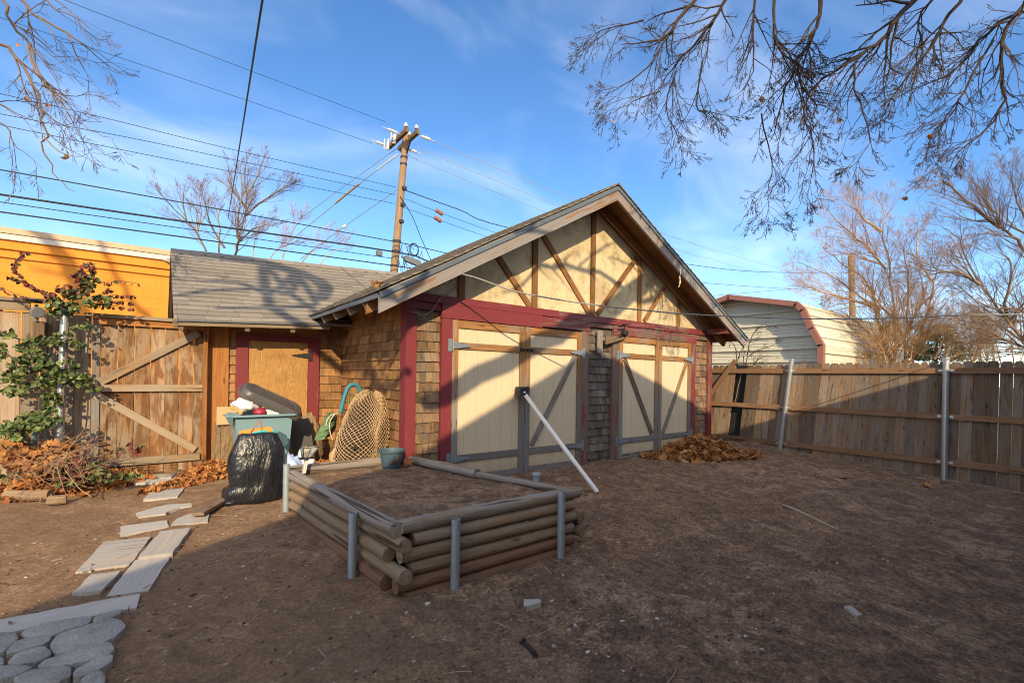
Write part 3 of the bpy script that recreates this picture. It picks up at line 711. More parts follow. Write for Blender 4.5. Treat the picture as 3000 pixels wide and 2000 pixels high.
def children(mb, pts, rad, L, lvl, T, start=.2, count=None):
    k = int((count or T.dens)*random.uniform(.75, 1.25)+.5); n = len(pts)-1
    for _ in range(k):
        t = random.uniform(start, 1.)*n; i = min(int(t), n-1); f = t-i
        p = pts[i].lerp(pts[i+1], f); d = (pts[i+1]-pts[i]).normalized(); a = math.radians(random.uniform(*T.ang))
        o = d.orthogonal(); o.rotate(Matrix.Rotation(random.uniform(0, 6.28), 3, d)); dd = d*math.cos(a)+o.normalized()*math.sin(a)
        r = rad[i]*T.rf; cl = L*random.uniform(*T.fac)*(1.05-.68*t/n)
        spawn(mb, p, dd, cl, r, lvl+1, T)
def limb(mb, pts, r0, r1, T, dens=None, clen=None, lvl=0, start=.05, sub=3):
    P = smooth_pts(pts, sub); n = len(P)-1; rad = [r0+(r1-r0)*i/n for i in range(n+1)]
    for q in P[1:-1]: q += V((random.gauss(0, .006), random.gauss(0, .006), random.gauss(0, .006)))*min(3, (P[0]-P[-1]).length)
    mb.tube(P, rad, 7, False)
    L = sum((P[i+1]-P[i]).length for i in range(n)); children(mb, P, rad, clen or L*.6, lvl, T, start, (dens or T.dens)*L); return P

# ------------------------------------------------------------------ right fence
FX = 9.83
rf = thing('right_fence', (FX, 2, .15), 'long weathered board fence along the right of the yard with a leaning left end', 'fence')
def lean(y): return .105 if y > 4.15 else max(.012, .105-(4.15-y)*.034)
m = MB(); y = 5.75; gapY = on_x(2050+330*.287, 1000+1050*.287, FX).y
while y > -2.2:
    w = random.choice((.138, .14, .142, .10)); 
    if abs(y-w/2-gapY) > .085:
        a = lean(y); g = .004 if y > 2.6 else random.choice((.001, .004, .008)); z0 = gz(0, max(0, y))+(.015 if y < 4.1 else .03)+random.uniform(-.01, .01); z1 = 1.935+random.uniform(-.012, .008)-(.02 if y > 4.1 else 0)
        ya, yb = y, y-w+g; sh = lambda z: -(z-.15)*a
        poly = [(FX, ya+sh(z0), z0), (FX, ya+sh(z1-.04), z1-.04), (FX, ya+sh(z1)-.026, z1), (FX, yb+sh(z1)+.026, z1), (FX, yb+sh(z1-.04), z1-.04), (FX, yb+sh(z0), z0)]
        m.prism(poly, (1, 0, 0), .017, grain=(0, -a, 1))
    y -= w
m.build('picket_panel', W['rfence'], rf)
m = MB(); m.obox((FX+.10, gapY-.06, 1.0), V((0, -.10, .92)), V((0, .2, .02)), V((.01, 0, 0))); bb = m.build('gap_shade_sheet', W['iron'], rf); bb['label'] = 'dark sheet added behind the gap in the fence to stand in for shade'  # added dark sheet, stands in for the shade seen through the gap
for z0, z1 in ((.328, .418), (1.038, 1.125), (1.752, 1.842)):
    part('rail', W['rrail'], (FX-.042, FX-.001, 4.09, 5.75, z0, z1, 'y'), parent=rf, jit=.002)
    part('rail', W['rrail'], (FX-.042, FX-.001, 1.66, 4.07, z0, z1, 'y'), parent=rf, jit=.002)
    part('rail', W['rrail'], (FX-.042, FX-.001, -2.2, 1.655, z0, z1, 'y'), parent=rf, jit=.002)
def fpost(pb, pt):
    m = MB(); d = (pt-pb); m.tube([pb-d*.03, pb+d*.5, pt], .042, 20); p = m.build('steel_post', W['steel'], rf, False)
    for z in (.375, 1.085, 1.80):
        t = (z-pb.z)/(pt.z-pb.z); q = pb.lerp(pt, t); m = MB()
        m.tube([q+V((0, 0, -.018)), q+V((0, 0, .018))], .0475, 20); m.box(q.x+.012, q.x+.016, q.y-.095, q.y+.095, q.z-.018, q.z+.018)
        m.build('bracket', W['steel'], p)
PX = FX-.062
fpost(on_x(2283, 1340, PX), on_x(2320, 1050, PX)); fpost(on_x(2766, 1414, PX), on_x(2772, 1046, PX))
m = MB(); a = on_x(2050+95*.287, 1000+560*.287, FX-.07); b = on_x(2050+365*.287, 1000+190*.287, FX-.07); m.beam(a, b, .035, .085, up=V((1, 0, 0)).cross((b-a).normalized())); m.build('brace', W['rrail'], rf)
m = MB(); q = on_x(2050+400*.287, 1000+420*.287, FX+.05)
m.tube(smooth_pts([q+V((0, 0, .28)), q+V((0, -.03, .1)), q+V((0, .02, -.1)), q+V((0, .05, -.3)), q+V((0, .09, -.42))], 3), .008, 5); m.tube([q+V((0, -.03, .1)), q+V((0, -.07, .2))], .006, 5)
tag(m.build('dead_vine', W['twig']), 'pale dead vine hanging in the dark gap of the right fence', 'vine')

# ------------------------------------------------------------------ cream metal shed beyond the fence
ms = thing('metal_shed', (15, 6.9, .3), 'cream ribbed metal shed with barn shaped roof and rust red trim beyond the right fence', 'shed')
SX = 13.0; CS = lambda x, y: (2050+x*.2551, 820+y*.2551)
pr = [on_x(*CS(*q), SX) for q in ((342, 196), (1115, 278), (1190, 345), (1290, 560), (1400, 750), (1400, 960))]
half = [(p.y, p.z) for p in pr]; half[-1] = (half[-2][0]-.01, .2); cy = half[0][0]
prof = half[::-1]+[(2*cy-y, z) for y, z in half[1:]]
m = MB(); m.prism([(SX+.38, y, z-.03) for y, z in prof], (1, 0, 0), .05)
def inside(z):                               # half-width of the profile at height z
    h = half
    for i in range(len(h)-1):
        (ya, za), (yb, zb) = h[i], h[i+1]
        if zb <= z <= za: return cy-(ya+(yb-ya)*(za-z)/max(za-zb, 1e-6))
    return cy-half[-1][0]
z = .45
while z < half[0][1]-.12:
    w = inside(z)-.05
    m.box(SX+.325, SX+.379, cy-w, cy+w, z-.03, z+.03)
    for k in (.09, .17, .25): 
        w2 = inside(z+k)-.06
        if z+k < half[0][1]-.1: m.box(SX+.368, SX+.379, cy-w2, cy+w2, z+k-.009, z+k+.009)
    z += .335
m.build('end_wall', W['shedmetal'], ms)
m = MB(); LX = 7.5
for i in range(len(prof)-1):
    a, b = prof[i], prof[i+1]; e = V((0, b[0]-a[0], b[1]-a[1])); nn = V((0, -e.z, e.y)).normalized()*-1
    o = V((SX, a[0], a[1])); out = V((0, o.y-cy, o.z-1.5)); nn = nn if nn.dot(out) > 0 else -nn
    m.prism([o, o+e, o+e+V((LX, 0, 0)), o+V((LX, 0, 0))], nn, .02)
    n = max(1, round(e.length/.335))
    for k in range(n):
        c = o+e*((k+.5)/n)+nn*.03; m.obox(c+V((LX/2, 0, 0)), V((LX/2, 0, 0)), e.normalized()*.03, nn*.034)
        for j in (.25, .42): 
            c2 = o+e*min(.98, (k+.5+j)/n)+nn*.022; m.obox(c2+V((LX/2, 0, 0)), V((LX/2, 0, 0)), e.normalized()*.008, nn*.006)
m.build('roof_shell', W['shedmetal'], ms)
m = MB()
for i in range(len(prof)-1):
    a, b = V((SX, *prof[i])), V((SX, *prof[i+1])); d = (b-a).normalized()
    m.beam(a-d*.015+V((-.012, 0, 0)), b+d*.015+V((-.012, 0, 0)), .14, .13, up=V((1, 0, 0)).cross(d))
m.build('edge_trim', W['shedtrim'], ms)

# ------------------------------------------------------------------ utility pole and its lines
PT = 16.
up = thing('utility_pole', (6.4, 15.1, .4), 'leaning brown wooden utility pole with two crossarms behind the sheds', 'utility pole')
pa, pb = at(1154, 803, PT), at(1189, 402, PT); d = (pb-pa); base = pa-d*(pa.z/d.z)
m = MB(); m.tube([base, pa, pb+d*.01], [.17, .135, .105], 16); m.build('pole_shaft', W['pole'], up)
arm_c = at(1180, 412, PT)
for k, nm in ((-1, 0), (1, 0)):
    m = MB(); c = arm_c+V((k*.19, 0, .02+.03*k)); m.box(c.x-.055, c.x+.055, c.y-.78, c.y+.74, c.z-.07, c.z+.07, 'y'); am = m.build('crossarm', W['xarm'], up)
    for y in (-.66, .3 if k < 0 else -.1):
        m = MB(); m.lathe(c+V((0, y, .07)), [(.02, 0), (.02, .06), (.07, .07), (.085, .10), (.06, .14), (.035, .16), (.045, .19), (.02, .21)], 14); m.build('insulator', W['ceramic'], am)
for y in (-.5, .5):
    m = MB(); m.beam(arm_c+V((.1, y, -.05)), arm_c+V((.08, 0, -.62)), .012, .05, up=(1, 0, 0)); m.build('crossarm_brace', W['iron'], up)
def strain(p, dr):
    m = MB(); dr = V(dr).normalized(); pr = [(.012, 0), (.012, .1)]
    for i in range(6): h = .1+i*.055; pr += [(.05, h+.008), (.055, h+.026), (.028, h+.034), (.028, h+.05)]
    pr += [(.012, .45), (.012, .62)]
    m.lathe(p, pr, 12, dr); m.build('strain_insulator', W['ceramic'], up)
strain(arm_c+V((-.25, -.35, .0)), (-1, -.0, .05)); strain(arm_c+V((-.25, .66, -.02)), (-1, 0, .04)); strain(arm_c+V((.25, -.7, -.02)), (1, 0, -.02)); strain(arm_c+V((.25, .35, -.05)), (1, 0, -.02))
for y in (.52, -.05):
    m = MB(); c = arm_c+V((-.32, y, .03)); m.lathe(c+V((0, 0, -.25)), [(.03, 0), (.05, .03), (.05, .3), (.025, .33), (.04, .36), (.02, .42)], 12, (.1, .1, 1)); m.tube([c+V((-.09, .05, .12)), c+V((-.11, .05, -.22)), c+V((-.02, 0, -.25))], .018, 6); m.build('cutout_fuse', W['ceramic'], up)
for t in (.80, .85):
    m = MB(); q = pa+d*t; m.tube([q+V((0, 0, -.03)), q+V((0, 0, .03))], .125, 14); m.build('pole_band', W['iron'], up)
for t in (.62, .5, .38): m = MB(); q = pa+d*t; m.box(q.x-.03, q.x+.12, q.y-.19, q.y-.10, q.z-.05, q.z+.05); m.build('line_bracket', W['iron'], up)
for t in (.24, .165, .06): m = MB(); q = pa+d*t; m.tube([q+V((0, 0, -.03)), q+V((0, 0, .03))], .145, 14); m.build('pole_band', W['iron'], up)

def cable(label, pts, r, mat='wire', name='power_line', group='overhead lines', cat='power line', sub=5, n=5):
    m = MB(); m.tube(smooth_pts(pts, sub), r, n); return tag(m.build(name, W[mat], None, True), label, cat, group)
oy = lambda Y, *ps: [on_y(x, y, Y) for x, y in ps]
PY = at(1180, 500, PT).y
cable('thin high line from the upper left of the sky to the crossarm', oy(PY-.4, (90, -45), (225, 15), (700, 195), (1130, 358)), .0065)
cable('second thin line reaching the far end of the crossarm from the left', oy(PY+.5, (0, 52), (377, 178), (740, 300), (1090, 420)), .0065)
cable('uppermost of three thin lines meeting the pole shaft from the left', oy(PY, (-20, 270), (332, 352), (663, 434), (1158, 548)), .008)
cable('middle of three thin lines meeting the pole shaft from the left', oy(PY+.02, (-20, 330), (138, 360), (459, 420), (1158, 571)), .008)
cable('lowest of three thin lines meeting the pole shaft from the left', oy(PY-.02, (-20, 362), (332, 434), (765, 520), (1158, 597)), .008)
cable('upper black communication cable crossing the sky above the orange wall', oy(PY-.15, (-20, 494), (255, 543), (663, 617), (1162, 709), (1240, 726), (1420, 768)), .015)
cable('thickest black cable bundle running along the top of the side shed', oy(PY-.16, (-20, 567), (510, 645), (1157, 738), (1260, 767), (1400, 806)), .025)
cable('thin cable just under the thickest cable bundle', oy(PY-.17, (-20, 589), (459, 658), (1150, 757)), .011)
cable('lowest black cable skimming the ridge of the side shed', oy(PY-.15, (-20, 618), (510, 691), (1152, 778), (1215, 789), (1380, 822)), .018)
cable('pale line leaving the near end of the crossarm to the right', oy(PY-.6, (1250, 399), (1316, 434), (1694, 589), (2100, 740)), .010, 'wirelight')
cable('middle pale line leaving the crossarm to the right', oy(PY+.1, (1226, 430), (1279, 457), (1648, 608), (2050, 755)), .010, 'wirelight')
cable('lowest pale line leaving the pole top to the right', oy(PY+.3, (1190, 452), (1241, 476), (1608, 625), (2000, 765)), .010, 'wirelight')
cable('twisted black service line passing behind the gable to the right', oy(PY, (1172, 552), (1344, 614), (1505, 671), (2013, 774), (2320, 799), (2700, 800)), .016)
for i, (ps, lb) in enumerate(((((1175, 577), (1289, 623), (1465, 686), (1700, 760)), 'upper thin line with a brown spool right of the pole'), (((1172, 604), (1285, 644), (1438, 698), (1650, 770)), 'lower thin line with a brown spool right of the pole'))):
    o = cable(lb, oy(PY, *ps), .008)
    m = MB(); q = on_y(*ps[1], PY); m.lathe(q-V((.17, 0, -.06)), [(.05, 0), (.075, .03), (.075, .1), (.05, .13), (.075, .16), (.075, .27), (.05, .3)], 12, (1, 0, -.35)); m.build('spool_insulator', W['shedtrim'], o)
cable('upper guy wire slanting down left from the crossarm', [at(1168, 432, PT), at(1111, 472, PT+.3), at(880, 640, PT+2)], .010, 'wiregrey', 'guy_wire', 'guy wires of the utility pole', 'guy wire')
g2 = cable('lower guy wire with a wooden guard rod', [at(1160, 458, PT), at(1099, 503, PT+.3), at(1000, 583, PT+1.), at(850, 705, PT+2)], .012, 'wiregrey', 'guy_wire', 'guy wires of the utility pole', 'guy wire')
m = MB(); m.tube([at(1053, 538, PT+.55), at(982, 596, PT+1.1)], .035, 8); m.build('guard_rod', W['pole'], g2)
m = MB(); m.tube([at(1165, 452, PT), at(1105, 497, PT+.28)], .022, 6); m.build('guard_rod', W['ceramic'], g2)
g3 = cable('lowest guy wire slanting down left from mid pole with a small white block', [at(1168, 553, PT), at(1010, 663, PT+.8), at(880, 760, PT+1.6)], .011, 'wiregrey', 'guy_wire', 'guy wires of the utility pole', 'guy wire')
m = MB(); m.lathe(at(1010, 663, PT+.8), [(.03, -.1), (.055, -.06), (.055, .06), (.03, .1)], 10, (1, 0, .7)); m.build('guy_insulator', W['ceramic'], g3)
cable('black drop wire slanting down right from the pole to the roof', oy(PY-.1, (1172, 575), (1207, 633), (1235, 700), (1275, 790)), .013)
cable('black line passing right behind the garage eave, sloping down', oy(15.6, (1950, 818), (2055, 828), (2354, 848), (2700, 862)), .013)
cable('black line rising to the right above the metal shed', oy(15.3, (1960, 884), (2091, 866), (2323, 846), (2600, 820)), .012)
cable('faint line high right of the gable', oy(16.5, (1850, 650), (1936, 684), (2300, 792), (2500, 845)), .007, 'wiregrey')
cable('faint line close above the right roof slope', oy(16.8, (1880, 690), (1972, 726), (2300, 822), (2450, 860)), .007, 'wiregrey')
for i, q in enumerate(((1111, 737), (1208, 765))):
    m = MB(); c = on_y(*q, PY-.22)
    if i == 0: m.box(c.x-.09, c.x+.09, c.y-.06, c.y+.06, c.z-.13, c.z+.02)
    else: m.obox(c, V((.28, 0, -.06)), V((0, .07, 0)), V((.02, 0, .09))); m.tube([c-V((.4, 0, -.09)), c+V((.4, 0, -.09))], .03, 8)
    tag(m.build('cable_box', W['greybox']), ('small square grey box clipped to the cable left of the pole', 'long grey splice case on the cable right of the pole')[i], 'cable box')
m = MB(); c = on_y(1214, 731, PY-.1)
for k in range(3): m.tube([c+V((math.cos(t)*(.14+.02*k), .02*k, math.sin(t)*(.19+.02*k))) for t in [i*.42 for i in range(16)]], .010, 5)
m.tube(smooth_pts([c, c+V((-.2, 0, .1)), c+V((-.25, 0, -.1)), c+V((.1, 0, -.35)), c+V((.3, 0, .0))], 4), .009, 5)
for dx in (.1, .25): m.tube([c+V((dx, 0, 0)), c+V((dx+.3, 0, -.8))], .007, 4)
tag(m.build('cable_coil', W['wire']), 'loose black coil of wire hanging beside the pole', 'wire coil')
m = MB(); rnd = random.Random(5)
for k in range(9):
    x = 1165+rnd.uniform(-6, 30); q = on_y(x, 705+rnd.uniform(0, 60), PY-.12); m.tube(smooth_pts([q, q+V((rnd.uniform(-.1, .2), 0, -.35)), q+V((rnd.uniform(-.1, .3), 0, -.8))], 3), .008, 4)
tag(m.build('loose_drop_wires', W['wire']), 'tangle of thin black wires hanging on the pole above the roof', 'wires')
# service drop overhead
p0, p1 = at(775, -40, 4.9), at(668, 640, 19.)
cable('black service wire running overhead from the house toward the far pole', [p0+(p0-p1)*.25, p0, p0.lerp(p1, .25)+V((0, 0, -.02)), p0.lerp(p1, .55)+V((0, 0, -.02)), p1], .0135, 'wire', 'service_wire', None, 'wire')
# cable across the front of the garage
A, B = V((2.62, 4.58, 0)), V((7.6, 1.6, 0))
def on_v(px, py):
    d = ray(px, py); e = (B-A); nrm = V((e.y, -e.x, 0)); t = nrm.dot(A)/nrm.dot(V((d.x, d.y, 0))); return V((0, 0, EYE))+d*t
cable('grey cable strung from the gable across the front of the garage to the right', [on_v(*q) for q in ((1334, 800), (1390, 812), (1525, 857), (1733, 892), (1912, 911), (2013, 920), (2230, 930), (2450, 934), (2650, 930), (2850, 922), (3010, 920), (3400, 905))], .0085, 'wirepale', 'cable', None, 'cable', 4, 6)
cE = lambda x, y: (1050+x*.1594, 700+y*.1594)
cable('loose pale cable end drooping onto the red corner post', [on_y(*cE(*q), 4.93) for q in ((1780, 640), (1800, 760), (1790, 880), (1700, 970), (1520, 1070), (1440, 1180), (1360, 1310), (1230, 1385), (1120, 1380), (1060, 1350), (975, 1345))], .007, 'wirepale', 'cable', None, 'cable', 4, 6)

# ------------------------------------------------------------------ trees
def plant_tree(name, loc, label, cat, group, builders):
    """builders: list of (part name, material, function filling a mesh)"""
    t = thing(name, loc, label, cat, group)
    for nm, mat, fn in builders:
        m = MB(); fn(m); m.build(nm, W[mat], t, False)
    return t
TB = Tr(maxl=3, dens=7.0, wig=.10, trop=.07, ang=(14, 38), fac=(.45, .72), rmin=.0034, nseg=4, rf=.42)
cL = lambda x, y: (400+x*.3401, 400+y*.3401)
def far(cf, t, lst, T, dens, cl, r0=.1, r1=.02):
    def fn(m):
        for pts in lst: limb(m, [at(*cf(*q), t+random.uniform(-.4, .4)) for q in pts], r0, r1, T, dens, cl)
    return fn
def trunk(px, cf, t, r):
    def fn(m):
        p = at(*cf(*px), t); m.tube([V((p.x, p.y, 0)), V((p.x, p.y, p.z*.5)), p], [r*1.4, r*1.1, r], 10)
    return fn
plant_tree('bare_tree', at(*cL(850, 1020), 28), 'tall bare tree rising behind the shed roof below the service wire', 'tree', 'bare trees behind the shed',
 [('trunk', 'barkgrey', trunk((850, 1030), cL, 28, .2)),
  ('crown', 'barkgrey', far(cL, 28, [[(850, 1020), (880, 900), (910, 750), (940, 640), (950, 500), (935, 350), (950, 170)], [(945, 680), (1050, 580), (1180, 500), (1290, 420), (1350, 340)], [(870, 880), (880, 650), (910, 500), (900, 300)], [(760, 960), (640, 760), (600, 600), (540, 450)], [(850, 950), (1000, 800), (1200, 740)], [(930, 600), (830, 450), (790, 250)], [(950, 500), (1050, 330), (1090, 200)]], TB, 3.0, 3.9, .065, .012))])
plant_tree('bare_tree', at(*cL(600, 985), 27), 'smaller bare tree leaning left beside the orange wall end', 'tree', 'bare trees behind the shed',
 [('trunk', 'barktan', trunk((600, 1000), cL, 27, .14)),
  ('crown', 'barkgrey', far(cL, 27, [[(600, 985), (520, 830), (430, 720), (330, 630), (230, 520), (150, 430)], [(430, 720), (400, 560), (420, 400)], [(710, 1000), (715, 800), (680, 600), (600, 480)], [(520, 830), (560, 650), (530, 480)]], TB, 2.7, 3.6, .05, .010))])
plant_tree('bare_tree', at(*cL(1250, 1080), 29), 'low twiggy bare tree spreading toward the utility pole', 'tree', 'bare trees behind the shed',
 [('trunk', 'barktan', trunk((1250, 1090), cL, 29, .12)),
  ('crown', 'barktan', far(cL, 29, [[(1250, 1080), (1310, 880), (1380, 770), (1430, 680)], [(1400, 1110), (1550, 950), (1700, 900)], [(1150, 1060), (1230, 960), (1400, 900)], [(1000, 1040), (1020, 900), (1100, 800)], [(1560, 1120), (1680, 1000), (1780, 960)]], TB, 3.4, 3.6, .035, .008))])
cR = lambda x, y: (2300+x*.37, 500+y*.37)
TR = Tr(maxl=3, dens=7.2, wig=.12, trop=.05, ang=(16, 48), fac=(.45, .75), rmin=.0016, nseg=4, rf=.42)
plant_tree('bare_tree', at(*cR(880, 1500), 13.2), 'spreading multi stemmed bare tree behind the right fence in front of the metal shed', 'tree', 'bare trees behind the right fence',
 [('trunk', 'barktan', lambda m: [m.tube([V((p.x, p.y, 0)), p], [.09, .07], 8) for p in (at(*cR(850, 1510), 13.2), at(*cR(950, 1500), 13.3), at(*cR(1000, 1500), 13.1))]),
  ('crown', 'barktan', far(cR, 13.2, [[(850, 1510), (780, 1380), (740, 1200), (690, 1080), (560, 970), (400, 860), (200, 760), (60, 720)], [(860, 1500), (880, 1380), (870, 1100), (840, 880), (800, 650), (770, 480), (780, 330), (720, 190)], [(950, 1500), (960, 1250), (970, 900), (950, 650), (960, 540)], [(870, 1400), (980, 1340), (1100, 1280), (1250, 1210)], [(1000, 1500), (1070, 1330), (1130, 1080), (1180, 880), (1250, 690), (1380, 560)], [(740, 1150), (690, 960), (580, 820), (430, 720), (300, 600)], [(800, 780), (690, 650), (560, 530), (420, 400), (300, 270)], [(760, 480), (640, 400), (560, 310), (480, 210)], [(690, 1080), (480, 1010), (280, 950), (150, 900)], [(1180, 880), (1080, 760), (1040, 600), (1050, 420)], [(960, 1250), (1100, 1000), (1060, 800)], [(850, 1510), (700, 1330), (560, 1200), (420, 1100)], [(1000, 1500), (1150, 1300), (1350, 1150)], [(950, 1500), (900, 1250), (700, 1000), (520, 900)]], TR, 8.5, 2.4, .036, .006))])
plant_tree('bare_tree', at(*cR(1960, 1420), 11.), 'large grey bare tree at the right edge leaning over the fence', 'tree', 'bare trees behind the right fence',
 [('trunk', 'barkgrey', lambda m: m.tube([V((at(*cR(2150, 1450), 11).x, at(*cR(2150, 1450), 11).y, 0)), at(*cR(2150, 1450), 11), at(*cR(2060, 900), 11)], [.2, .16, .12], 10)),
  ('crown', 'barkgrey', far(cR, 11., [[(2150, 1450), (1900, 1370), (1800, 1230), (1680, 1080), (1540, 900), (1420, 660), (1380, 550), (1250, 450)], [(2060, 900), (1900, 640), (1800, 520), (1700, 440), (1640, 300), (1560, 180), (1480, 60)], [(1700, 450), (1500, 290), (1300, 110), (1230, 80)], [(2150, 1480), (1890, 1400), (1600, 1270), (1300, 1190)], [(1800, 1230), (1740, 1050), (1800, 750), (1690, 640)], [(2060, 900), (1960, 500), (1850, 250), (1780, 0)], [(1540, 900), (1350, 800), (1150, 820)], [(2150, 1300), (1850, 1100), (1600, 1080), (1350, 900)]], TR, 8.5, 2.4, .042, .006))])
plant_tree('bare_shrub', at(*cR(1350, 1490), 12.2), 'fan of tan leaning stems rising behind the fence near the straight steel post', 'shrub', None,
 [('stems', 'barktan', far(cR, 12.2, [[(1290, 1500), (1420, 1420), (1600, 1310), (1750, 1250)], [(1250, 1500), (1380, 1440), (1550, 1390)], [(1240, 1500), (1330, 1350), (1480, 1200), (1560, 1050)], [(1500, 1500), (1560, 1400), (1700, 1330)], [(1180, 1500), (1230, 1380), (1220, 1250)]], TR, 7.0, 1.7, .03, .005))])
rb = random.Random(17)
fan = []
for _ in range(26):
    x = rb.choice((rb.uniform(560, 1000), rb.uniform(1450, 1900))); dx = rb.uniform(-170, 170); h = rb.uniform(150, 430); fan.append([(x, 1540), (x+dx*.4, 1520-h*.5), (x+dx, 1500-h)])
plant_tree('bare_shrub', at(*cR(1150, 1540), 12.8), 'broad tan thicket of leafless brush along the outside of the right fence', 'shrub', None,
 [('stems', 'barktan', far(cR, 12.8, fan, TR, 6.5, 1.5, .018, .004))])
def pine(cf, t, ells):
    def fn(m):
        for (cx, cy, rx, ry, n) in ells:
            for _ in range(n):
                a = random.uniform(0, 6.28); q = math.sqrt(random.random()); p = at(*cf(cx+rx*q*math.cos(a), cy+ry*q*math.sin(a)), t+random.uniform(-.5, .5))
                d = V((random.gauss(0, .6), random.gauss(0, .6), random.uniform(-.2, 1))).normalized()
                for _k in range(5):
                    e = (d+V((random.gauss(0, .5), random.gauss(0, .5), random.gauss(0, .5)))).normalized(); s = e.orthogonal().normalized()*.011
                    L = random.uniform(.08, .17); m.add([p-s, p+s, p+e*L], [(0, 1, 2)])
    return fn
plant_tree('evergreen_shrub', at(*cR(1200, 1500), 14.5), 'dark green evergreen shrub seen between bare stems behind the right fence', 'shrub', 'evergreens behind the right fence',
 [('trunk', 'barkdark', lambda m: m.tube([V((at(*cR(1200, 1500), 14.5).x, at(*cR(1200, 1500), 14.5).y, 0)), at(*cR(1200, 1350), 14.5)], [.06, .03], 8)),
  ('crown', 'pine', pine(cR, 14.5, [(1200, 1400, 230, 130, 900), (1240, 1290, 120, 70, 260), (1080, 1450, 120, 60, 220), (1400, 1450, 90, 60, 150)]))])
plant_tree('evergreen_shrub', at(*cR(850, 1300), 20), 'distant small evergreen behind the roof of the metal shed', 'shrub', 'evergreens behind the right fence',
 [('trunk', 'barkdark', lambda m: m.tube([V((at(*cR(860, 1400), 21).x, at(*cR(860, 1400), 21).y, 0)), at(*cR(860, 1250), 21)], [.08, .04], 8)),
  ('crown', 'pine', pine(cR, 21., [(320, 1040, 45, 50, 60), (860, 1240, 70, 110, 160)]))])
m = MB(); a, b = at(*cR(535, 1200), 24), at(*cR(520, 670), 24); m.tube([V((a.x, a.y, 0)), a, b], [.17, .15, .12], 12); m.tube([b, b+V((.03, 0, .12))], [.08, .02], 7)
tag(m.build('utility_pole', W['pole']), 'broken topped wooden pole standing among the bare trees at right', 'utility pole')
cS = CS
TS = Tr(maxl=2, dens=5, wig=.2, trop=.0, ang=(25, 60), fac=(.4, .7), rmin=.003, nseg=4)
def sap(m):
    for pts in ([(505, 1080), (500, 900), (505, 760)], [(540, 1080), (550, 890), (700, 800), (870, 740), (960, 680)], [(430, 1080), (410, 800), (340, 700), (250, 720)], [(540, 880), (600, 640), (700, 550), (860, 530)], [(600, 1000), (700, 890), (850, 880)], [(440, 900), (480, 800), (560, 700)]):
        limb(m, [on_x(*cS(*q), 10.2+random.uniform(-.1, .1)) for q in pts], .011, .004, TS, 7, .45)
plant_tree('bare_sapling', on_x(*cS(505, 1080), 10.2), 'dark leafless sapling with thin twigs against the metal shed beside the garage eave', 'sapling', None, [('branches', 'barkdark', sap)])

# right tree whose limbs hang into the yard
cT = lambda x, y: (1600+x*.5952, y*.5952)
TO = Tr(maxl=3, dens=5.0, wig=.15, trop=-.035, ang=(18, 52), fac=(.36, .66), rmin=.0024, nseg=5, rf=.62)
RT_TRUNK = V((9.0, -1.2, 0))
FORK = V((8.6, -.9, 4.2))
def over_right(m):
    L = [(5.6, .032, [(1830, -15), (1700, 130), (1660, 195), (1540, 280), (1400, 360), (1300, 450), (1270, 540)]),
         (6.2, .028, [(740, -10), (650, 100), (600, 180), (480, 210), (370, 220)]),
         (5.2, .024, [(1350, -10), (1330, 130), (1240, 300), (1160, 500), (1100, 700)]),
         (5.8, .016, [(1030, -10), (1015, 180), (1020, 350), (940, 470)]),
         (5.0, .017, [(1125, -10), (1120, 180), (1170, 270), (1250, 330), (1310, 480)]),
         (6.0, .022, [(890, -10), (800, 130), (680, 270), (600, 370), (540, 470)]),
         (6.5, .024, [(2420, 30), (2250, 100), (2130, 200), (2040, 330), (1900, 400), (1690, 500)]),
         (4.8, .022, [(2380, -20), (2260, 150), (2240, 300), (2255, 480), (2170, 640), (2050, 720), (1990, 830)]),
         (5.5, .022, [(2050, -10), (1960, 120), (1860, 280), (1740, 420), (1680, 520), (1620, 650)]),
         (6.2, .016, [(1910, -10), (1830, 100), (1850, 250), (1800, 440), (1830, 530)]),
         (5.6, .013, [(1520, 310), (1520, 440), (1560, 560), (1595, 700), (1490, 830)]),
         (5.2, .013, [(1240, 310), (1260, 430), (1330, 520), (1300, 620), (1370, 720)]),
         (5.3, .009, [(1060, 560), (1110, 800), (1090, 950), (1105, 1110)]),
         (5.9, .015, [(2200, 200), (2050, 450), (2000, 560), (1890, 680), (1870, 850)]),
         (6.2, .014, [(600, 180), (500, 330), (380, 420), (290, 470)]),
         (5.9, .012, [(770, 300), (740, 520), (800, 550), (930, 580)]),
         (6.0, .011, [(640, 350), (590, 520), (650, 680), (680, 800)]),
         (6.1, .010, [(560, 450), (430, 500), (350, 590)]),
         (6.4, .012, [(480, 100), (350, 130), (240, 170), (160, 270)]),
         (5.4, .010, [(1300, 620), (1320, 800), (1270, 1000)])]
    for t, r, pts in L:
        k = random.uniform(-.25, .25)
        limb(m, [at(*cT(*q), t+k+.05*i) for i, q in enumerate(pts)], r, r*.14, TO, 12.5, 1.4)
def over_right_limbs(m):
    # the heavy limbs above the frame that carry the hanging branches
    T2 = Tr(maxl=2, dens=1.2, wig=.14, trop=.0, ang=(25, 55), fac=(.3, .5), rmin=.003, nseg=4)
    for t, pts in ((5.6, [(1830, -15), (1960, -180), (2200, -480)]), (6.1, [(740, -10), (1000, -260), (1500, -420), (2200, -520)]), (5.3, [(1350, -10), (1420, -180), (1700, -400), (2250, -520)]), (5.5, [(2050, -10), (2120, -150), (2300, -430)]), (5.2, [(2400, -10), (2480, -150), (2550, -350)])):
        P = [at(*cT(*q), t) for q in pts]+[FORK+V((-.4, .3, 1.2)), FORK]
        limb(m, P, .03, .11, T2, 1.0, 1.0)
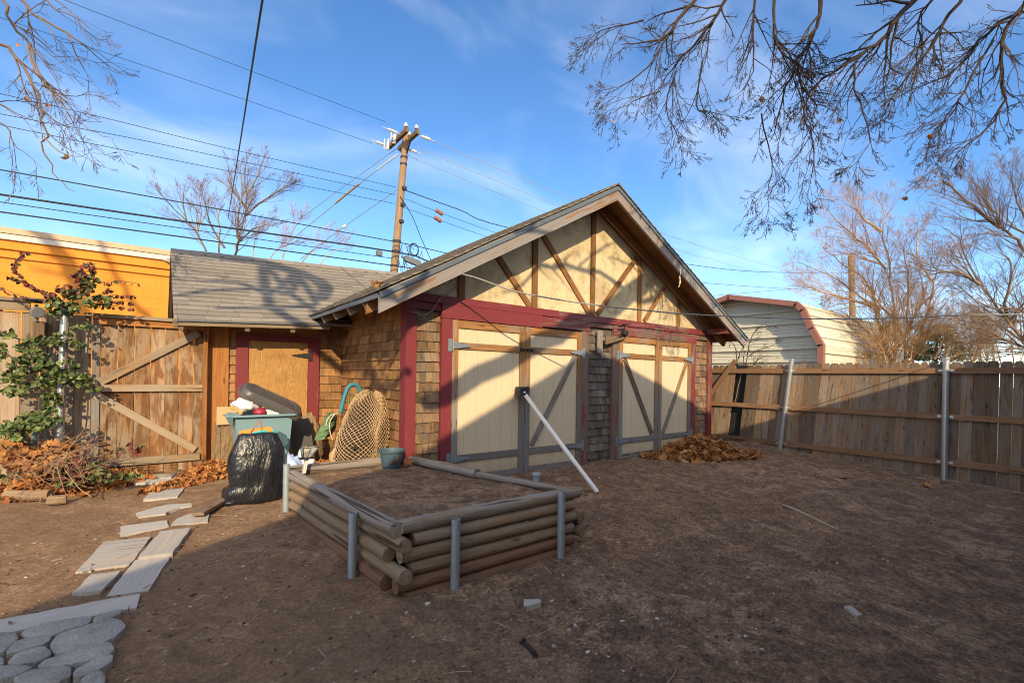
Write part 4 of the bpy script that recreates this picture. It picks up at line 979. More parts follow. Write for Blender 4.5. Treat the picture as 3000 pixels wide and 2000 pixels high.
def over_right_shade(m):
    back = lambda p, s: p-SUN*(s/SUN.y)
    T2 = Tr(maxl=2, dens=1.5, wig=.14, trop=.0, ang=(25, 55), fac=(.3, .55), rmin=.003, nseg=4)
    c3 = lambda x, y: (1200+x*.47826, 700+y*.47826); c7 = lambda x, y: (900+x*.59524, 500+y*.59524)
    top = FORK+V((.1, -.1, 3.4))
    w = [on_y(*c3(*q), 4.95) for q in ((100, 990), (290, 893), (720, 672), (1000, 520), (1250, 440))]+[on_y(*c7(*q), 5.) for q in ((1480, 690), (1640, 560), (1800, 440))]
    main = [back(p, 5.6) for p in w]; limb(m, main+[main[-1]+V((2., -.1, .9)), top], .10, .17, T2, .45, 1.1)
    for pts, r in (([(980, 470), (1150, 455), (1330, 480), (1500, 530), (1700, 640)], .05), ([(1560, 330), (1420, 400), (1330, 480)], .02), ([(960, 600), (1060, 560), (1150, 455)], .025), ([(1480, 430), (1600, 470), (1720, 600)], .02)):
        P = [back(on_y(*c7(*q), 5.), 4.6) for q in pts]; limb(m, P+([main[-1]+V((1., .3, .6)), top] if r > .04 else []), r*.5, r, T2, 3.2, .8)
plant_tree('overhanging_tree', RT_TRUNK, 'dark bare tree whose drooping limbs hang over the yard from the upper right', 'tree', None,
 [('trunk', 'barkdark', lambda m: m.tube([RT_TRUNK, V((8.9, -1.1, 2.2)), FORK, FORK+V((-.1, .1, 1.8)), FORK+V((.1, -.1, 3.4))], [.30, .25, .21, .17, .14], 12)), ('limbs', 'barkdark', over_right_limbs), ('upper_limbs', 'barkdark', over_right_shade), ('branches', 'barkdark', over_right)])
m = MB(); rnd = random.Random(3)
LF = MB()
for q in ((325, 598), (1062, 488), (1445, 598), (1890, 672), (1765, 980), (1270, 440)): leaf(LF, at(*cT(*q), 5.5), .07, MAPLE, None, .8)
tag(LF.build('clinging_leaves', W['dryleaf']), 'few dry brown leaves still clinging to the overhanging branches', 'leaves', kind='stuff')
# left tree
cU = lambda x, y: (x*.5102, y*.5102)
TU = Tr(maxl=3, dens=4.4, wig=.13, trop=-.02, ang=(16, 44), fac=(.42, .7), rmin=.0017, nseg=5)
LT = V((-9.3, -2.6, -.15)); LFK = V((-9.0, -2.2, 5.2)); HUB = V((-8.3, -1.2, 9.4))
def over_left(m):
    L = [(4.6, .016, [(-120, -200), (20, 0), (60, 130), (170, 260), (230, 430), (300, 540), (380, 620)]), (4.9, .017, [(20, -150), (120, 0), (200, 80), (380, 190), (470, 250), (560, 330), (700, 420)]),
         (4.4, .017, [(-150, 80), (0, 240), (100, 350), (190, 500), (240, 640), (250, 780), (270, 900), (330, 1030), (430, 1100)]), (5.0, .010, [(200, -120), (270, 0), (330, 60), (450, 110), (540, 180)]),
         (4.6, .012, [(160, 260), (200, 400), (290, 520), (370, 620), (450, 700), (560, 760), (650, 800)]), (4.9, .007, [(380, 190), (470, 380), (540, 480), (640, 570)]),
         (4.3, .010, [(-150, 560), (0, 600), (60, 640), (150, 690)]), (4.4, .007, [(250, 780), (340, 870), (440, 900), (510, 880)]), (4.3, .008, [(-120, 640), (30, 720), (80, 820), (160, 890), (250, 970)]),
         (4.8, .009, [(230, 430), (350, 560), (480, 690), (600, 700)]), (4.7, .009, [(60, 130), (180, 200), (300, 300), (400, 420)])]
    for t, r, pts in L: limb(m, [at(*cU(*q), t) for q in pts], r, r*.14, TU, 2.9, 1.2)
def over_left_limbs(m):
    T2 = Tr(maxl=2, dens=1.5, wig=.14, trop=.03, ang=(25, 55), fac=(.3, .55), rmin=.004, nseg=4)
    for t, q in ((4.6, (-120, -200)), (4.9, (20, -150)), (4.4, (-150, 80)), (4.3, (-150, 560))):
        e = at(*cU(*q), t); limb(m, [e, e.lerp(LFK, .4)+V((0, 0, 1.2)), LFK+V((0, 0, .5)), LFK], .02, .09, T2, 1., 1.1)
    back = lambda p, s: p-SUN*(s/SUN.y)
    c3 = lambda x, y: (1200+x*.47826, 700+y*.47826)
    # limbs whose shade falls on the orange wall
    c1 = lambda x, y: (x*.44643, 600+y*.44643)
    for pts, r in (([(120, 20), (200, 120), (300, 210), (430, 350), (480, 480), (520, 640), (540, 900)], .15), ([(660, 230), (700, 330), (780, 480), (900, 660), (1000, 900)], .06), ([(200, 420), (330, 440), (480, 480)], .04)):
        w = [on_y(*c1(*q), 12.) for q in pts]; P = [back(p, 10.6) for p in w]
        limb(m, P if r < .05 else P+[LFK+V((0, 0, 2.)), LFK], r*.7, r, T2, .6, 1.0)
    # limbs that dapple the shed roof
    c1h = [back(on_y(*c1(*q), 7.9), 7.1) for q in ((2150, 660), (2110, 560), (2090, 430))]
    limb(m, c1h+[c1h[-1]+V((-1.2, 0, .8)), HUB], .10, .16, T2, .5, 1.)
    for pts, Y, q_ in (([(1200, 700), (1450, 560), (1700, 500), (1900, 560)], 7.8, 7.0), ([(1300, 470), (1550, 480), (1800, 620)], 8., 7.2), ([(1450, 730), (1700, 690), (2050, 600)], 7.4, 6.6)):
        P = [back(on_y(*c1(*q), Y), q_) for q in pts]; limb(m, P+[c1h[-1]+V((-.6, 0, .5))], .03, .07, T2, 2.2, .7)
    # limb over the side wall corner
    cDD = lambda x, y: (900+x*.31898, 850+y*.31898)
    for pts, r in (([(960, 1000), (760, 900), (560, 700), (520, 470), (360, 250)], .08), ([(1120, 420), (900, 640), (800, 560), (760, 300)], .06)):
        P = [back(on_y(*cDD(*q), 5.6), 5.4) for q in pts]; limb(m, P+[P[-1]+V((-1.4, 0, 1.2)), c1h[-1]+V((-1.2, 0, .8))], r*.6, r, T2, 1.4, .7)
plant_tree('overhanging_tree', LT, 'bare tree whose thin twigs hang into view at the upper left over the orange wall', 'tree', None,
 [('trunk', 'barkdark', lambda m: m.tube([LT, LT.lerp(LFK, .5)+V((.1, 0, 0)), LFK, LFK+V((.3, .5, 2.2)), HUB], [.42, .36, .30, .24, .17], 14)), ('limbs', 'barkdark', over_left_limbs), ('branches', 'barkgrey', over_left)])
LF = MB()
for q, s in (((385, 912), .075), ((95, 255), .06), ((150, 570), .05), ((270, 603), .05)): leaf(LF, at(*cU(*q), 4.5), s, MAPLE, None, .8)
tag(LF.build('clinging_leaves', W['dryleaf']), 'few dry leaves clinging to the twigs at the upper left', 'leaves', kind='stuff')

# ------------------------------------------------------------------ raised log bed
bed = thing('raised_log_bed', (1.9, 3.9, .2), 'raised garden bed of stacked round logs held by grey pipe stakes, filled with dirt', 'garden bed')
def log(a, b, r, mat, flat_top=False):
    m = MB(); a, b = V(a), V(b); n = 16; sid = 18; d = b-a; x = d.normalized(); y = V((0, 0, 1)).cross(x).normalized(); z = x.cross(y)
    off = V((random.uniform(0, 60), random.uniform(0, 60), 0)); vs = []; gs = []; fs = []; sd = random.uniform(0, 99)
    for i in range(n+1):
        t = i/n; c = a+d*t+V((0, 0, .004*noise.noise(V((t*3, sd, 0)))))
        for k in range(sid):
            w = 2*PI*k/sid; rr = r*(1+.05*noise.noise(V((t*4+sd, math.cos(w)*1.5, math.sin(w)*1.5)))+.02*random.uniform(-1, 1))
            q = y*math.cos(w)*rr+z*math.sin(w)*rr
            if flat_top and math.sin(w) > .55: q -= z*(math.sin(w)-.55)*rr*(.5+.5*noise.noise(V((t*9, sd, 2))))
            vs.append(c+q); gs.append(off+V((d.length*t, math.cos(w)*r, math.sin(w)*r)))
    for i in range(n):
        for k in range(sid): k2 = (k+1) % sid; fs.append((i*sid+k, i*sid+k2, (i+1)*sid+k2, (i+1)*sid+k))
    m.add(vs, fs, gs)
    for e, c, sg in ((0, a, -1), (n, b, 1)):                       # sawn ends
        ring = [vs[e*sid+k] for k in range(sid)]; o2 = V((random.uniform(0, 60), 3, 0))
        cvs = [c+x*.003*sg]+[p+x*.001*sg for p in ring]; m.add(cvs, [(0, k+1, (k+1) % sid+1) if sg > 0 else (0, (k+1) % sid+1, k+1) for k in range(sid)], [o2+V((0, (p-c).dot(y), (p-c).dot(z))) for p in cvs])
    return m.build('log', W[mat], bed, False)
LZ = [.622, .528, .432, .336, .242, .15]; R0 = .049
def lx(y): return 1.235-.08*(y-2.78)
for i, (ye, mat) in enumerate(((2.80, 'logold'), (2.735, 'log'), (2.90, 'log'), (2.72, 'log'), (2.93, 'logdirt'), (2.95, 'logdirt'))):
    log((lx(ye)+(.02 if i in (1, 3) else 0), ye, LZ[i]), (lx(5.02), 5.02+random.uniform(-.02, .03), LZ[i]+random.uniform(-.004, .004)), R0+(.004 if i == 0 else random.uniform(-.002, .002)), mat, i == 0)
for i, (xs, xe, mat) in enumerate(((1.262, 2.865, 'logold'), (1.345, 2.80, 'log'), (1.262, 2.815, 'log'), (1.325, 2.79, 'log'), (1.235, 2.78, 'logdirt'), (1.30, 2.75, 'logdirt'))):
    log((xs, 2.825, LZ[i]+.006), (xe, 2.825, LZ[i]+.012), R0+(.005 if i == 0 else 0), mat, i == 0)
for z in LZ[1:4]: log((2.36, 5.03, z), (2.86, 2.92, z), R0-.003, 'log')
log((2.335, 5.05, .634), (2.585, 3.95, .626), R0+.004, 'logold', True); log((2.585, 3.96, .612), (2.83, 2.90, .628), .032, 'logold')
log((2.89, 2.80, .41), (2.83, 3.05, .41), .05, 'log'); log((2.90, 2.79, .305), (2.84, 3.05, .305), .052, 'log')
for z in LZ[:4]: log((1.03, 5.04, z+.008), (2.34, 5.07, z+.008), R0, 'log' if z < .6 else 'logold')
def stake(b, top, r=.031):
    m = MB(); b = V(b); t = V((b.x, b.y, top)); n = 18; m.tube([b-V((0, 0, .1)), t], r, n, False)
    m.tube([t, t-V((0, 0, .15))], r*.82, n, False); vs = [t+V((math.cos(2*PI*k/n), math.sin(2*PI*k/n), 0))*q for q in (r, r*.82) for k in range(n)]
    m.add(vs, [(k, (k+1) % n, n+(k+1) % n, n+k) for k in range(n)]); m.build('pipe_stake', W['steeldull'], bed, False)
stake((1.01, 4.87, .28), .73); stake((1.112, 3.27, .19), .635); stake((1.625, 2.737, .17), .635); stake((2.60, 2.737, .17), .695)
m = MB(); vs = []; fs = []; N = 46
for j in range(N+1):
    for i in range(N+1):
        u, w = i/N, j/N; y = 2.84+w*(5.04-2.84); xl = lx(y)+.01; xr = 2.83-(y-2.84)*.215; x = xl+u*(xr-xl)
        e = min(u, 1-u, w, 1-w); z = .592+.024*noise.noise(V((x*1.6, y*1.6, 5)))+.018*noise.noise(V((x*6, y*6, 9)))+.008*noise.noise(V((x*17, y*17, 2)))-.012*math.exp(-e*20)
        vs.append((x, y, z))
for j in range(N):
    for i in range(N): b = j*(N+1)+i; fs.append((b, b+1, b+N+2, b+N+1))
m.add(vs, fs); m.build('soil', W['soil'], bed, True)

# ------------------------------------------------------------------ clutter by the shed
cK = lambda x, y: (600+x*.27636, 1080+y*.27632)
def ky(Y, x, y): return on_y(*cK(x, y), Y)
def blob(mb, c, r, amp=.18, fr=2., seed=0., nu=30, nv=18, R=None, flat=None):
    c = V(c); vs = []; fs = []
    for j in range(nv+1):
        th = PI*j/nv
        for i in range(nu):
            ph = 2*PI*i/nu; q = V((math.sin(th)*math.cos(ph), math.sin(th)*math.sin(ph), math.cos(th)))
            k = 1+amp*noise.noise(q*fr+V((seed, 0, 0)))+amp*.5*noise.noise(q*fr*2.7+V((0, seed, 0)))+amp*.22*noise.noise(q*fr*7+V((0, 0, seed)))
            p = V((q.x*r[0], q.y*r[1], q.z*r[2]))*k
            if R is not None: p = R @ p
            p = c+p
            if flat is not None: p.z = max(p.z, flat)
            vs.append(p)
    for j in range(nv):
        for i in range(nu): i2 = (i+1) % nu; fs.append((j*nu+i, (j+1)*nu+i, (j+1)*nu+i2, j*nu+i2))
    mb.add(vs, fs)
# bin bag
m = MB(); bc = V((.845, 5.42, 0)); prof = [(.292, .20, .15), (.30, .245, .17), (.33, .262, .185), (.40, .262, .19), (.48, .245, .18), (.56, .252, .175), (.64, .262, .17), (.72, .262, .16), (.80, .248, .15), (.87, .222, .13), (.93, .195, .105), (.97, .18, .085), (.985, .15, .05)]
nu = 64; vs = []; fs = []
PP = []
for i in range(len(prof)-1):
    for k in range(4): t = k/4; PP.append(tuple(prof[i][c]*(1-t)+prof[i+1][c]*t for c in range(3)))
PP.append(prof[-1])
for j, (z, rx, ry) in enumerate(PP):
    for i in range(nu):
        ph = 2*PI*i/nu; cs, sn = math.cos(ph), math.sin(ph); e = .72
        ux = math.copysign(abs(cs)**e, cs); uy = math.copysign(abs(sn)**e, sn)
        w = 1+.05*noise.noise(V((ux*2, uy*2, z*4)))+.035*noise.noise(V((ux*7, uy*7, z*5)))+.02*noise.noise(V((ux*16, uy*16, z*11)))
        x = rx*ux*w-(.02 if z < .45 else 0)*(1-ux); vs.append(bc+V((x, ry*uy*w, z+.012*noise.noise(V((ux*5, uy*5, 3)))*(z > .9))))
for j in range(len(PP)-1):
    for i in range(nu): i2 = (i+1) % nu; fs.append((j*nu+i, j*nu+i2, (j+1)*nu+i2, (j+1)*nu+i))
fs.append(tuple((len(PP)-1)*nu+i for i in range(nu))); m.add(vs, fs)
blob(m, (.60, 5.29, .325), (.065, .04, .035), .35, 3, 4., 16, 10)
tag(m.build('rubbish_bag', W['bag'], None, True), 'full shiny black bin bag standing at the left corner of the log bed', 'bin bag')
m = MB(); m.prism([ky(5.44, *q) for q in ((362, 725), (368, 655), (690, 610), (722, 645), (726, 720))], (0, -1, 0), .012)
tag(m.build('orange_board', W['orangeplastic']), 'flat orange plastic piece poking out of the black bin bag', 'plastic piece')
m = MB(); m.tube(smooth_pts([ky(5.42, *q) for q in ((488, 672), (530, 615), (575, 560), (596, 552), (602, 600), (604, 680))], 3), .004, 6)
tag(m.build('wire_hanger', W['cordred']), 'red wire hanger hook sticking up from the bin bag', 'hanger')
m = MB(); m.tube(smooth_pts([ky(5.40, *q) for q in ((505, 685), (560, 672), (630, 662), (660, 672), (735, 690), (728, 650))], 3), .012, 8)
tag(m.build('plastic_hanger', W['tealplastic']), 'bright teal plastic hanger at the mouth of the bin bag', 'hanger')
# tote
def open_box(mb, x0, x1, y0, y1, z0, z1, inset, t=.008):
    o = [V((x0+inset, y0+inset, z0)), V((x1-inset, y0+inset, z0)), V((x1-inset, y1-inset, z0)), V((x0+inset, y1-inset, z0))]
    u = [V((x0, y0, z1)), V((x1, y0, z1)), V((x1, y1, z1)), V((x0, y1, z1))]
    for i in range(4):
        j = (i+1) % 4; nrm = (o[j]-o[i]).cross(u[i]-o[i]).normalized(); mb.prism([o[i], o[j], u[j], u[i]], -nrm, t)
    mb.prism(o, (0, 0, 1), t)
m = MB(); open_box(m, .735, 1.335, 6.16, 6.58, .36, 1.09, .05); tote = tag(m.build('storage_tote', W['tote']), 'pale teal storage tote overflowing with bags behind the black bin bag', 'storage tote')
m = MB()
for a, b in (((.715, 6.13, 1.10), (1.355, 6.13, 1.10)), ((.715, 6.61, 1.10), (1.355, 6.61, 1.10)), ((.715, 6.13, 1.10), (.715, 6.61, 1.10)), ((1.355, 6.13, 1.10), (1.355, 6.61, 1.10))): m.beam(a, b, .035, .022)
for x, s in ((1.355, 1), (.715, -1)): m.prism([(x, 6.2, 1.095), (x+s*.075, 6.25, 1.09), (x+s*.075, 6.5, 1.09), (x, 6.55, 1.095), (x-s*.01, 6.37, .93)], (0, 0, 1), .01)
m.build('rim', W['tote'], tote)
m = MB(); blob(m, (.86, 6.30, 1.215), (.15, .15, .095), .3, 2.2, 1., 30, 18, None); tag(m.build('white_plastic_bag', W['whiteplastic'], None, True), 'crumpled white plastic bag bulging out of the left side of the tote', 'plastic bag')
m = MB(); blob(m, (1.14, 6.27, 1.13), (.13, .12, .06), .3, 2.4, 5., 26, 16); tag(m.build('white_plastic_bag', W['whiteplastic'], None, True), 'flatter white bag squeezed under the dark lid at the right of the tote', 'plastic bag')
m = MB(); blob(m, (.99, 6.20, 1.135), (.07, .06, .05), .3, 2.4, 8., 20, 12); tag(m.build('magenta_package', W['redplastic'], None, True), 'small magenta package between the two white bags in the tote', 'package')
m = MB(); m.beam(ky(6.12, 288, 402), ky(6.12, 392, 476), .012, .03); tag(m.build('orange_stick', W['orangeplastic']), 'short orange stick lying over the left rim of the tote', 'stick')
# lid
def rounded(w, h, r, n=5):
    P = []
    for cx, cy, a in ((w-r, h-r, 0), (-w+r, h-r, 90), (-w+r, -h+r, 180), (w-r, -h+r, 270)):
        for k in range(n+1): t = math.radians(a+90*k/n); P.append((cx+r*math.cos(t), cy+r*math.sin(t)))
    return P
lid_u = V((.645, -.03, -.325)); lw = lid_u.length/2+.02; lu = lid_u.normalized(); lv = V((.06, .86, .30)); lv = (lv-lu*lv.dot(lu)).normalized(); ln = lu.cross(lv)
lc = V((1.14, 6.33, 1.255))
m = MB(); prev = None
for (s, h) in ((1., -.035), (1.0, 0), (.94, .012), (.90, .05), (.84, .062), (0, .066)):
    pass
def lid_mesh(mb):
    rings = []; vs = []; fs = []
    for (s, h) in ((1.0, -.04), (1.0, .0), (.955, .006), (.91, .045), (.86, .056), (.72, .056), (.69, .048), (.02, .05)):
        P = rounded(lw*(1-.0), .20, .12, 6); vs += [lc+lu*x*s+lv*y*(s if s > .1 else s)+ln*h for x, y in P]
    n = len(P)
    for j in range(7):
        for i in range(n): i2 = (i+1) % n; fs.append((j*n+i, j*n+i2, (j+1)*n+i2, (j+1)*n+i))
    fs.append(tuple(7*n+i for i in range(n))); fs.append(tuple(range(n-1, -1, -1))); mb.add(vs, fs)
m = MB(); lid_mesh(m); tag(m.build('tote_lid', W['lid']), 'scuffed dark grey plastic lid tilted across the top of the tote', 'lid')
# stone blocks and board at the shed corner
def rough_block(name, x0, x1, y0, y1, z0, z1, mat, label, cat, amp=.012, k=9):
    m = MB(); vs = []; fs = []; idx = {}
    def vid(i, j, l):
        if (i, j, l) not in idx:
            p = V((x0+(x1-x0)*i/k, y0+(y1-y0)*j/k, z0+(z1-z0)*l/k)); p += V((noise.noise(p*14), noise.noise(p*14+V((9, 0, 0))), noise.noise(p*14+V((0, 9, 0)))))*amp+V((noise.noise(p*50), noise.noise(p*50+V((3, 0, 0))), 0))*amp*.5
            idx[(i, j, l)] = len(vs); vs.append(p)
        return idx[(i, j, l)]
    for a in range(k):
        for b in range(k):
            for s in (0, k):
                q = [(a, b), (a+1, b), (a+1, b+1), (a, b+1)]; q = q if s else q[::-1]
                fs.append(tuple(vid(i, j, s) for i, j in q)); fs.append(tuple(vid(i, s, j) for i, j in q[::-1])); fs.append(tuple(vid(s, i, j) for i, j in q))
    m.add(vs, fs); return tag(m.build(name, W[mat]), label, cat)
rough_block('stone_block', .665, .835, 6.94, 7.12, .30, .935, 'rubble', 'rough tan stone block standing left of the tote', 'stone block', .018)
rough_block('stone_block', .600, .662, 6.96, 7.1, .32, .94, 'rubble', 'narrow dark broken stone slab against the shed corner board', 'stone block', .02)
m = MB(); m.box(.615, .84, 6.90, 6.935, .94, 1.165, 'x'); tag(m.build('tan_board', W['tanboard']), 'smooth tan square board on top of the rough stone block', 'board')
m = MB(); m.obox((1.56, 6.62, .65), V((.135, .03, .02)), V((-.02, .09, .33)), V((0, .012, -.004))); tag(m.build('charcoal_panel', W['darkpanel']), 'charcoal flat panel leaning in the shade right of the tote', 'panel')
m = MB(); blob(m, (1.74, 7.0, .62), (.17, .15, .38), .25, 2.5, 3., 26, 18, None, .3); tag(m.build('brown_sack', W['rubble']), 'rough brown sack slumped below the boarded window', 'sack')
m = MB(); blob(m, (1.92, 6.35, .50), (.09, .09, .15), .1, 2., 2.); tag(m.build('clay_jug', W['tanboard'], None, True), 'rounded tan jug half hidden behind the net covered bundle', 'jug')
# blue and white bag
m = MB(); blob(m, (1.17, 5.45, .52), (.13, .12, .20), .22, 2.4, 6., 30, 20, None, .3); tag(m.build('blue_plastic_bag', W['blueplastic'], None, True), 'pale blue plastic bag slumped between the bin bag and the log bed', 'plastic bag')
m = MB(); blob(m, (1.33, 5.5, .56), (.10, .10, .24), .22, 2.4, 7., 30, 20, None, .3); tag(m.build('white_plastic_bag', W['whiteplastic'], None, True), 'white plastic bag behind the small lantern at the log bed corner', 'plastic bag')
m = MB(); m.prism([ky(6.05, *q) for q in ((740, 690), (790, 660), (860, 700), (880, 780), (830, 820), (770, 760))], (0, -1, 0), .05); tag(m.build('dark_bucket_piece', W['pot']), 'dark blue plastic piece in front of the teal tote', 'plastic piece')
# green tarp
m = MB(); q0 = [(1300, 460), (1405, 470), (1400, 560), (1385, 640), (1340, 700)]; q1 = [(1292, 500), (1260, 590), (1225, 660), (1195, 715), (1180, 756)]; Nn = 10
vs = []; fs = []
for j in range(Nn+1):
    f = j/Nn*4; i0 = min(int(f), 3); a = ky(6.1, *q0[i0]).lerp(ky(6.1, *q0[i0+1]), f-i0); b = ky(5.95, *q1[i0]).lerp(ky(5.95, *q1[i0+1]), f-i0)
    for i in range(Nn+1): t = i/Nn; p = a.lerp(b, t); p += V((0, -.09*math.sin(PI*t)+.03*noise.noise(V((t*4, j*.5, 1))), .015*noise.noise(V((t*5, j*.6, 4))))); vs.append(p)
for j in range(Nn):
    for i in range(Nn): b = j*(Nn+1)+i; fs.append((b, b+1, b+Nn+2, b+Nn+1))
k0 = len(vs); vs2 = [p+V((.01, .12, -.01)) for p in vs]; m.add(vs+vs2, fs+[tuple(k0+i for i in f[::-1]) for f in fs]+[(i, i+1, k0+i+1, k0+i) for i in range(Nn)]+[(Nn*(Nn+1)+i+1, Nn*(Nn+1)+i, k0+Nn*(Nn+1)+i, k0+Nn*(Nn+1)+i+1) for i in range(Nn)])
tarp = tag(m.build('green_tarp_bag', W['tarp']), 'folded green canvas bag with pale cord hanging left of the netted bundle', 'canvas bag')
m = MB(); m.tube(smooth_pts([ky(5.92, *q) for q in ((1400, 472), (1340, 490), (1300, 540), (1285, 600))], 3), .006, 5); m.tube(smooth_pts([ky(5.9, *q) for q in ((1380, 478), (1335, 540), (1322, 620), (1335, 700), (1355, 755))], 3), .006, 5); m.build('cord', W['rope'], tarp)
# netted bundle
nb = thing('netted_bundle', (1.985, 5.62, .31), 'dark bundle wrapped in a tan knotted fishing net leaning on the side wall', 'netted bundle')
def nsurf(u, v, grow=0.):
    # u angle 0..1, v height 0..1
    z = .31+1.085*v; a = 2*PI*u
    rr = [(.0, .305, 1.951), (.25, .315, 1.985), (.5, .31, 2.02), (.7, .27, 2.055), (.85, .222, 2.085), (.94, .165, 2.105), (.985, .09, 2.115), (1., .02, 2.12)]
    for i in range(len(rr)-1):
        if rr[i][0] <= v <= rr[i+1][0]: t = (v-rr[i][0])/(rr[i+1][0]-rr[i][0]); r = rr[i][1]*(1-t)+rr[i+1][1]*t; cx = rr[i][2]*(1-t)+rr[i+1][2]*t; break
    else: r = .02; cx = 2.12
    cs, sn = math.cos(a), math.sin(a); w = 1+.10*noise.noise(V((cs*1.4, sn*1.4, v*2.3)))+.05*noise.noise(V((cs*4, sn*4, v*3)))
    z += .05*noise.noise(V((cs*1.2+3, sn*1.2, 2)))*v
    return V((cx+r*.98*cs*w+grow*cs, 5.60+max(r, .05)*.78*sn*w+grow*sn, z+grow*.3))
m = MB(); vs = []; fs = []; nu, nv = 40, 24
for j in range(nv+1):
    for i in range(nu): vs.append(nsurf(i/nu, j/nv, -.012+.012*noise.noise(V((i*.8, j*.8, 3)))))
for j in range(nv):
    for i in range(nu): i2 = (i+1) % nu; fs.append((j*nu+i, j*nu+i2, (j+1)*nu+i2, (j+1)*nu+i))
m.add(vs, fs); m.build('bundle', W['netcore'], nb, True)
m = MB(); C = 48; rows = 44
for dr in (-1, 1):
    for c in range(C):
        pts = []
        for j in range(rows+1):
            v = (j/rows)**.95*.995; u = (c+dr*j*.5)/C; u += .035*math.sin(2*PI*u*3+1)+.055*noise.noise(V((math.cos(2*PI*u)*1.5, math.sin(2*PI*u)*1.5, v*3.5)))*(1-v*.6); zz = .004*(1 if (j % 2) else -1)
            pts.append(nsurf((u+.22*.0) % 1, v,   .006+zz+.009*noise.noise(V((c*.7, j*.6, dr)))))
        m.tube(pts, .0042, 3, False)
m.build('net', W['net'], nb, False)
m = MB(); c = nsurf(.66, .40, .02); m.lathe(c, [(.0, -.01), (.026, -.005), (.03, .006), (.018, .014)], 14, (0, -.4, 1)); c = nsurf(.93, .36, .01); m.lathe(c, [(.0, -.01), (.04, -.005), (.045, .006), (.03, .014)], 14, (.6, -1, .2)); m.build('float', W['iron'], nb)
hp = thing('foam_hoop', (1.95, 6.0, .31), 'turquoise foam hoop laced with red and green cords behind the netted bundle', 'hoop')
HP = smooth_pts([ky(6.0, *q) for q in ((1440, 470), (1458, 380), (1482, 290), (1515, 205), (1555, 168), (1600, 172), (1635, 200), (1655, 250), (1668, 330))], 4)
m = MB(); m.tube(HP, .024, 12); m.build('tube', W['bluehoop'], hp, True)
for mt, s in (('cordred', 0), ('cordgreen', 1)):
    m = MB(); c = ky(6.0, 1560, 520)
    for i in range(s, 12, 2): m.tube([HP[6+i*2 if 6+i*2 < len(HP) else -1], c+V((random.uniform(-.05, .05), 0, random.uniform(-.05, .1)))], .004, 4)
    m.build('cord', W[mt], hp)
# pot with leaves, lantern
m = MB(); pc = V((2.06, 4.86, .595)); m.lathe(pc, [(.092, 0), (.098, .01), (.125, .165), (.142, .17), (.145, .19), (.135, .193), (.128, .18), (.10, .03), (.0, .025)], 32)
tag(m.build('flower_pot', W['pot'], None, False), 'dark teal plastic flower pot at the back corner of the log bed', 'flower pot')
def one_leaf(p, size, label, mat='dryleaf', shape=MAPLE, tilt=.35, cat='leaf', group='single fallen leaves', curl=.8):
    m = MB(); R = Matrix.Rotation(random.uniform(-tilt, tilt), 3, 'X') @ Matrix.Rotation(random.uniform(-tilt, tilt), 3, 'Y') @ Matrix.Rotation(random.uniform(0, 6.28), 3, 'Z')
    leaf(m, V(p)+V((0, 0, size*.12)), size, shape, R, curl); return tag(m.build('fallen_leaf', W[mat]), label, cat, group)
one_leaf(ky(4.72, 2045, 1020)+V((0, 0, .02)), .13, 'curled brown leaf leaning on the front of the flower pot', tilt=.9)
one_leaf(ky(4.75, 2160, 1010)+V((0, 0, .01)), .12, 'curled brown leaf on the bed just right of the flower pot', tilt=.9)
ln_ = thing('solar_lantern', (1.2, 4.9, .62), 'small glass lantern on a white post at the back left corner of the log bed', 'lantern')
m = MB(); c = V((1.195, 4.90, 0)); a = [c+V((x, y, .775)) for x, y in ((-.035, -.03), (.035, -.03), (.035, .03), (-.035, .03))]; b = [c+V((x+.02, y, .875)) for x, y in ((-.065, -.055), (.085, -.055), (.085, .055), (-.065, .055))]
m.add(a+b, [(0, 1, 5, 4), (1, 2, 6, 5), (2, 3, 7, 6), (3, 0, 4, 7), (3, 2, 1, 0)]); m.build('glass', W['glass'], ln_)
m = MB()
for i in range(4): m.tube([a[i], b[i]], .005, 5); m.tube([b[i], b[(i+1) % 4]], .004, 5); m.tube([a[i], a[(i+1) % 4]], .005, 5); m.tube([(a[i]+a[(i+1) % 4])/2, (b[i]+b[(i+1) % 4])/2], .003, 4)
m.box(1.13, 1.27, 4.86, 4.94, .76, .773); m.build('cage', W['iron'], ln_)
m = MB(); m.obox((1.185, 4.905, .69), V((.012, 0, .07)), V((.016, 0, 0)), V((0, .016, 0))); m.build('post', W['ceramic'], ln_)
m = MB(); 
for k in range(5): leaf(m, V((1.2+random.uniform(-.03, .04), 4.9+random.uniform(-.02, .02), .79+.012*k)), .045)
m.build('leaf_fill', W['orangeleaf'], ln_)
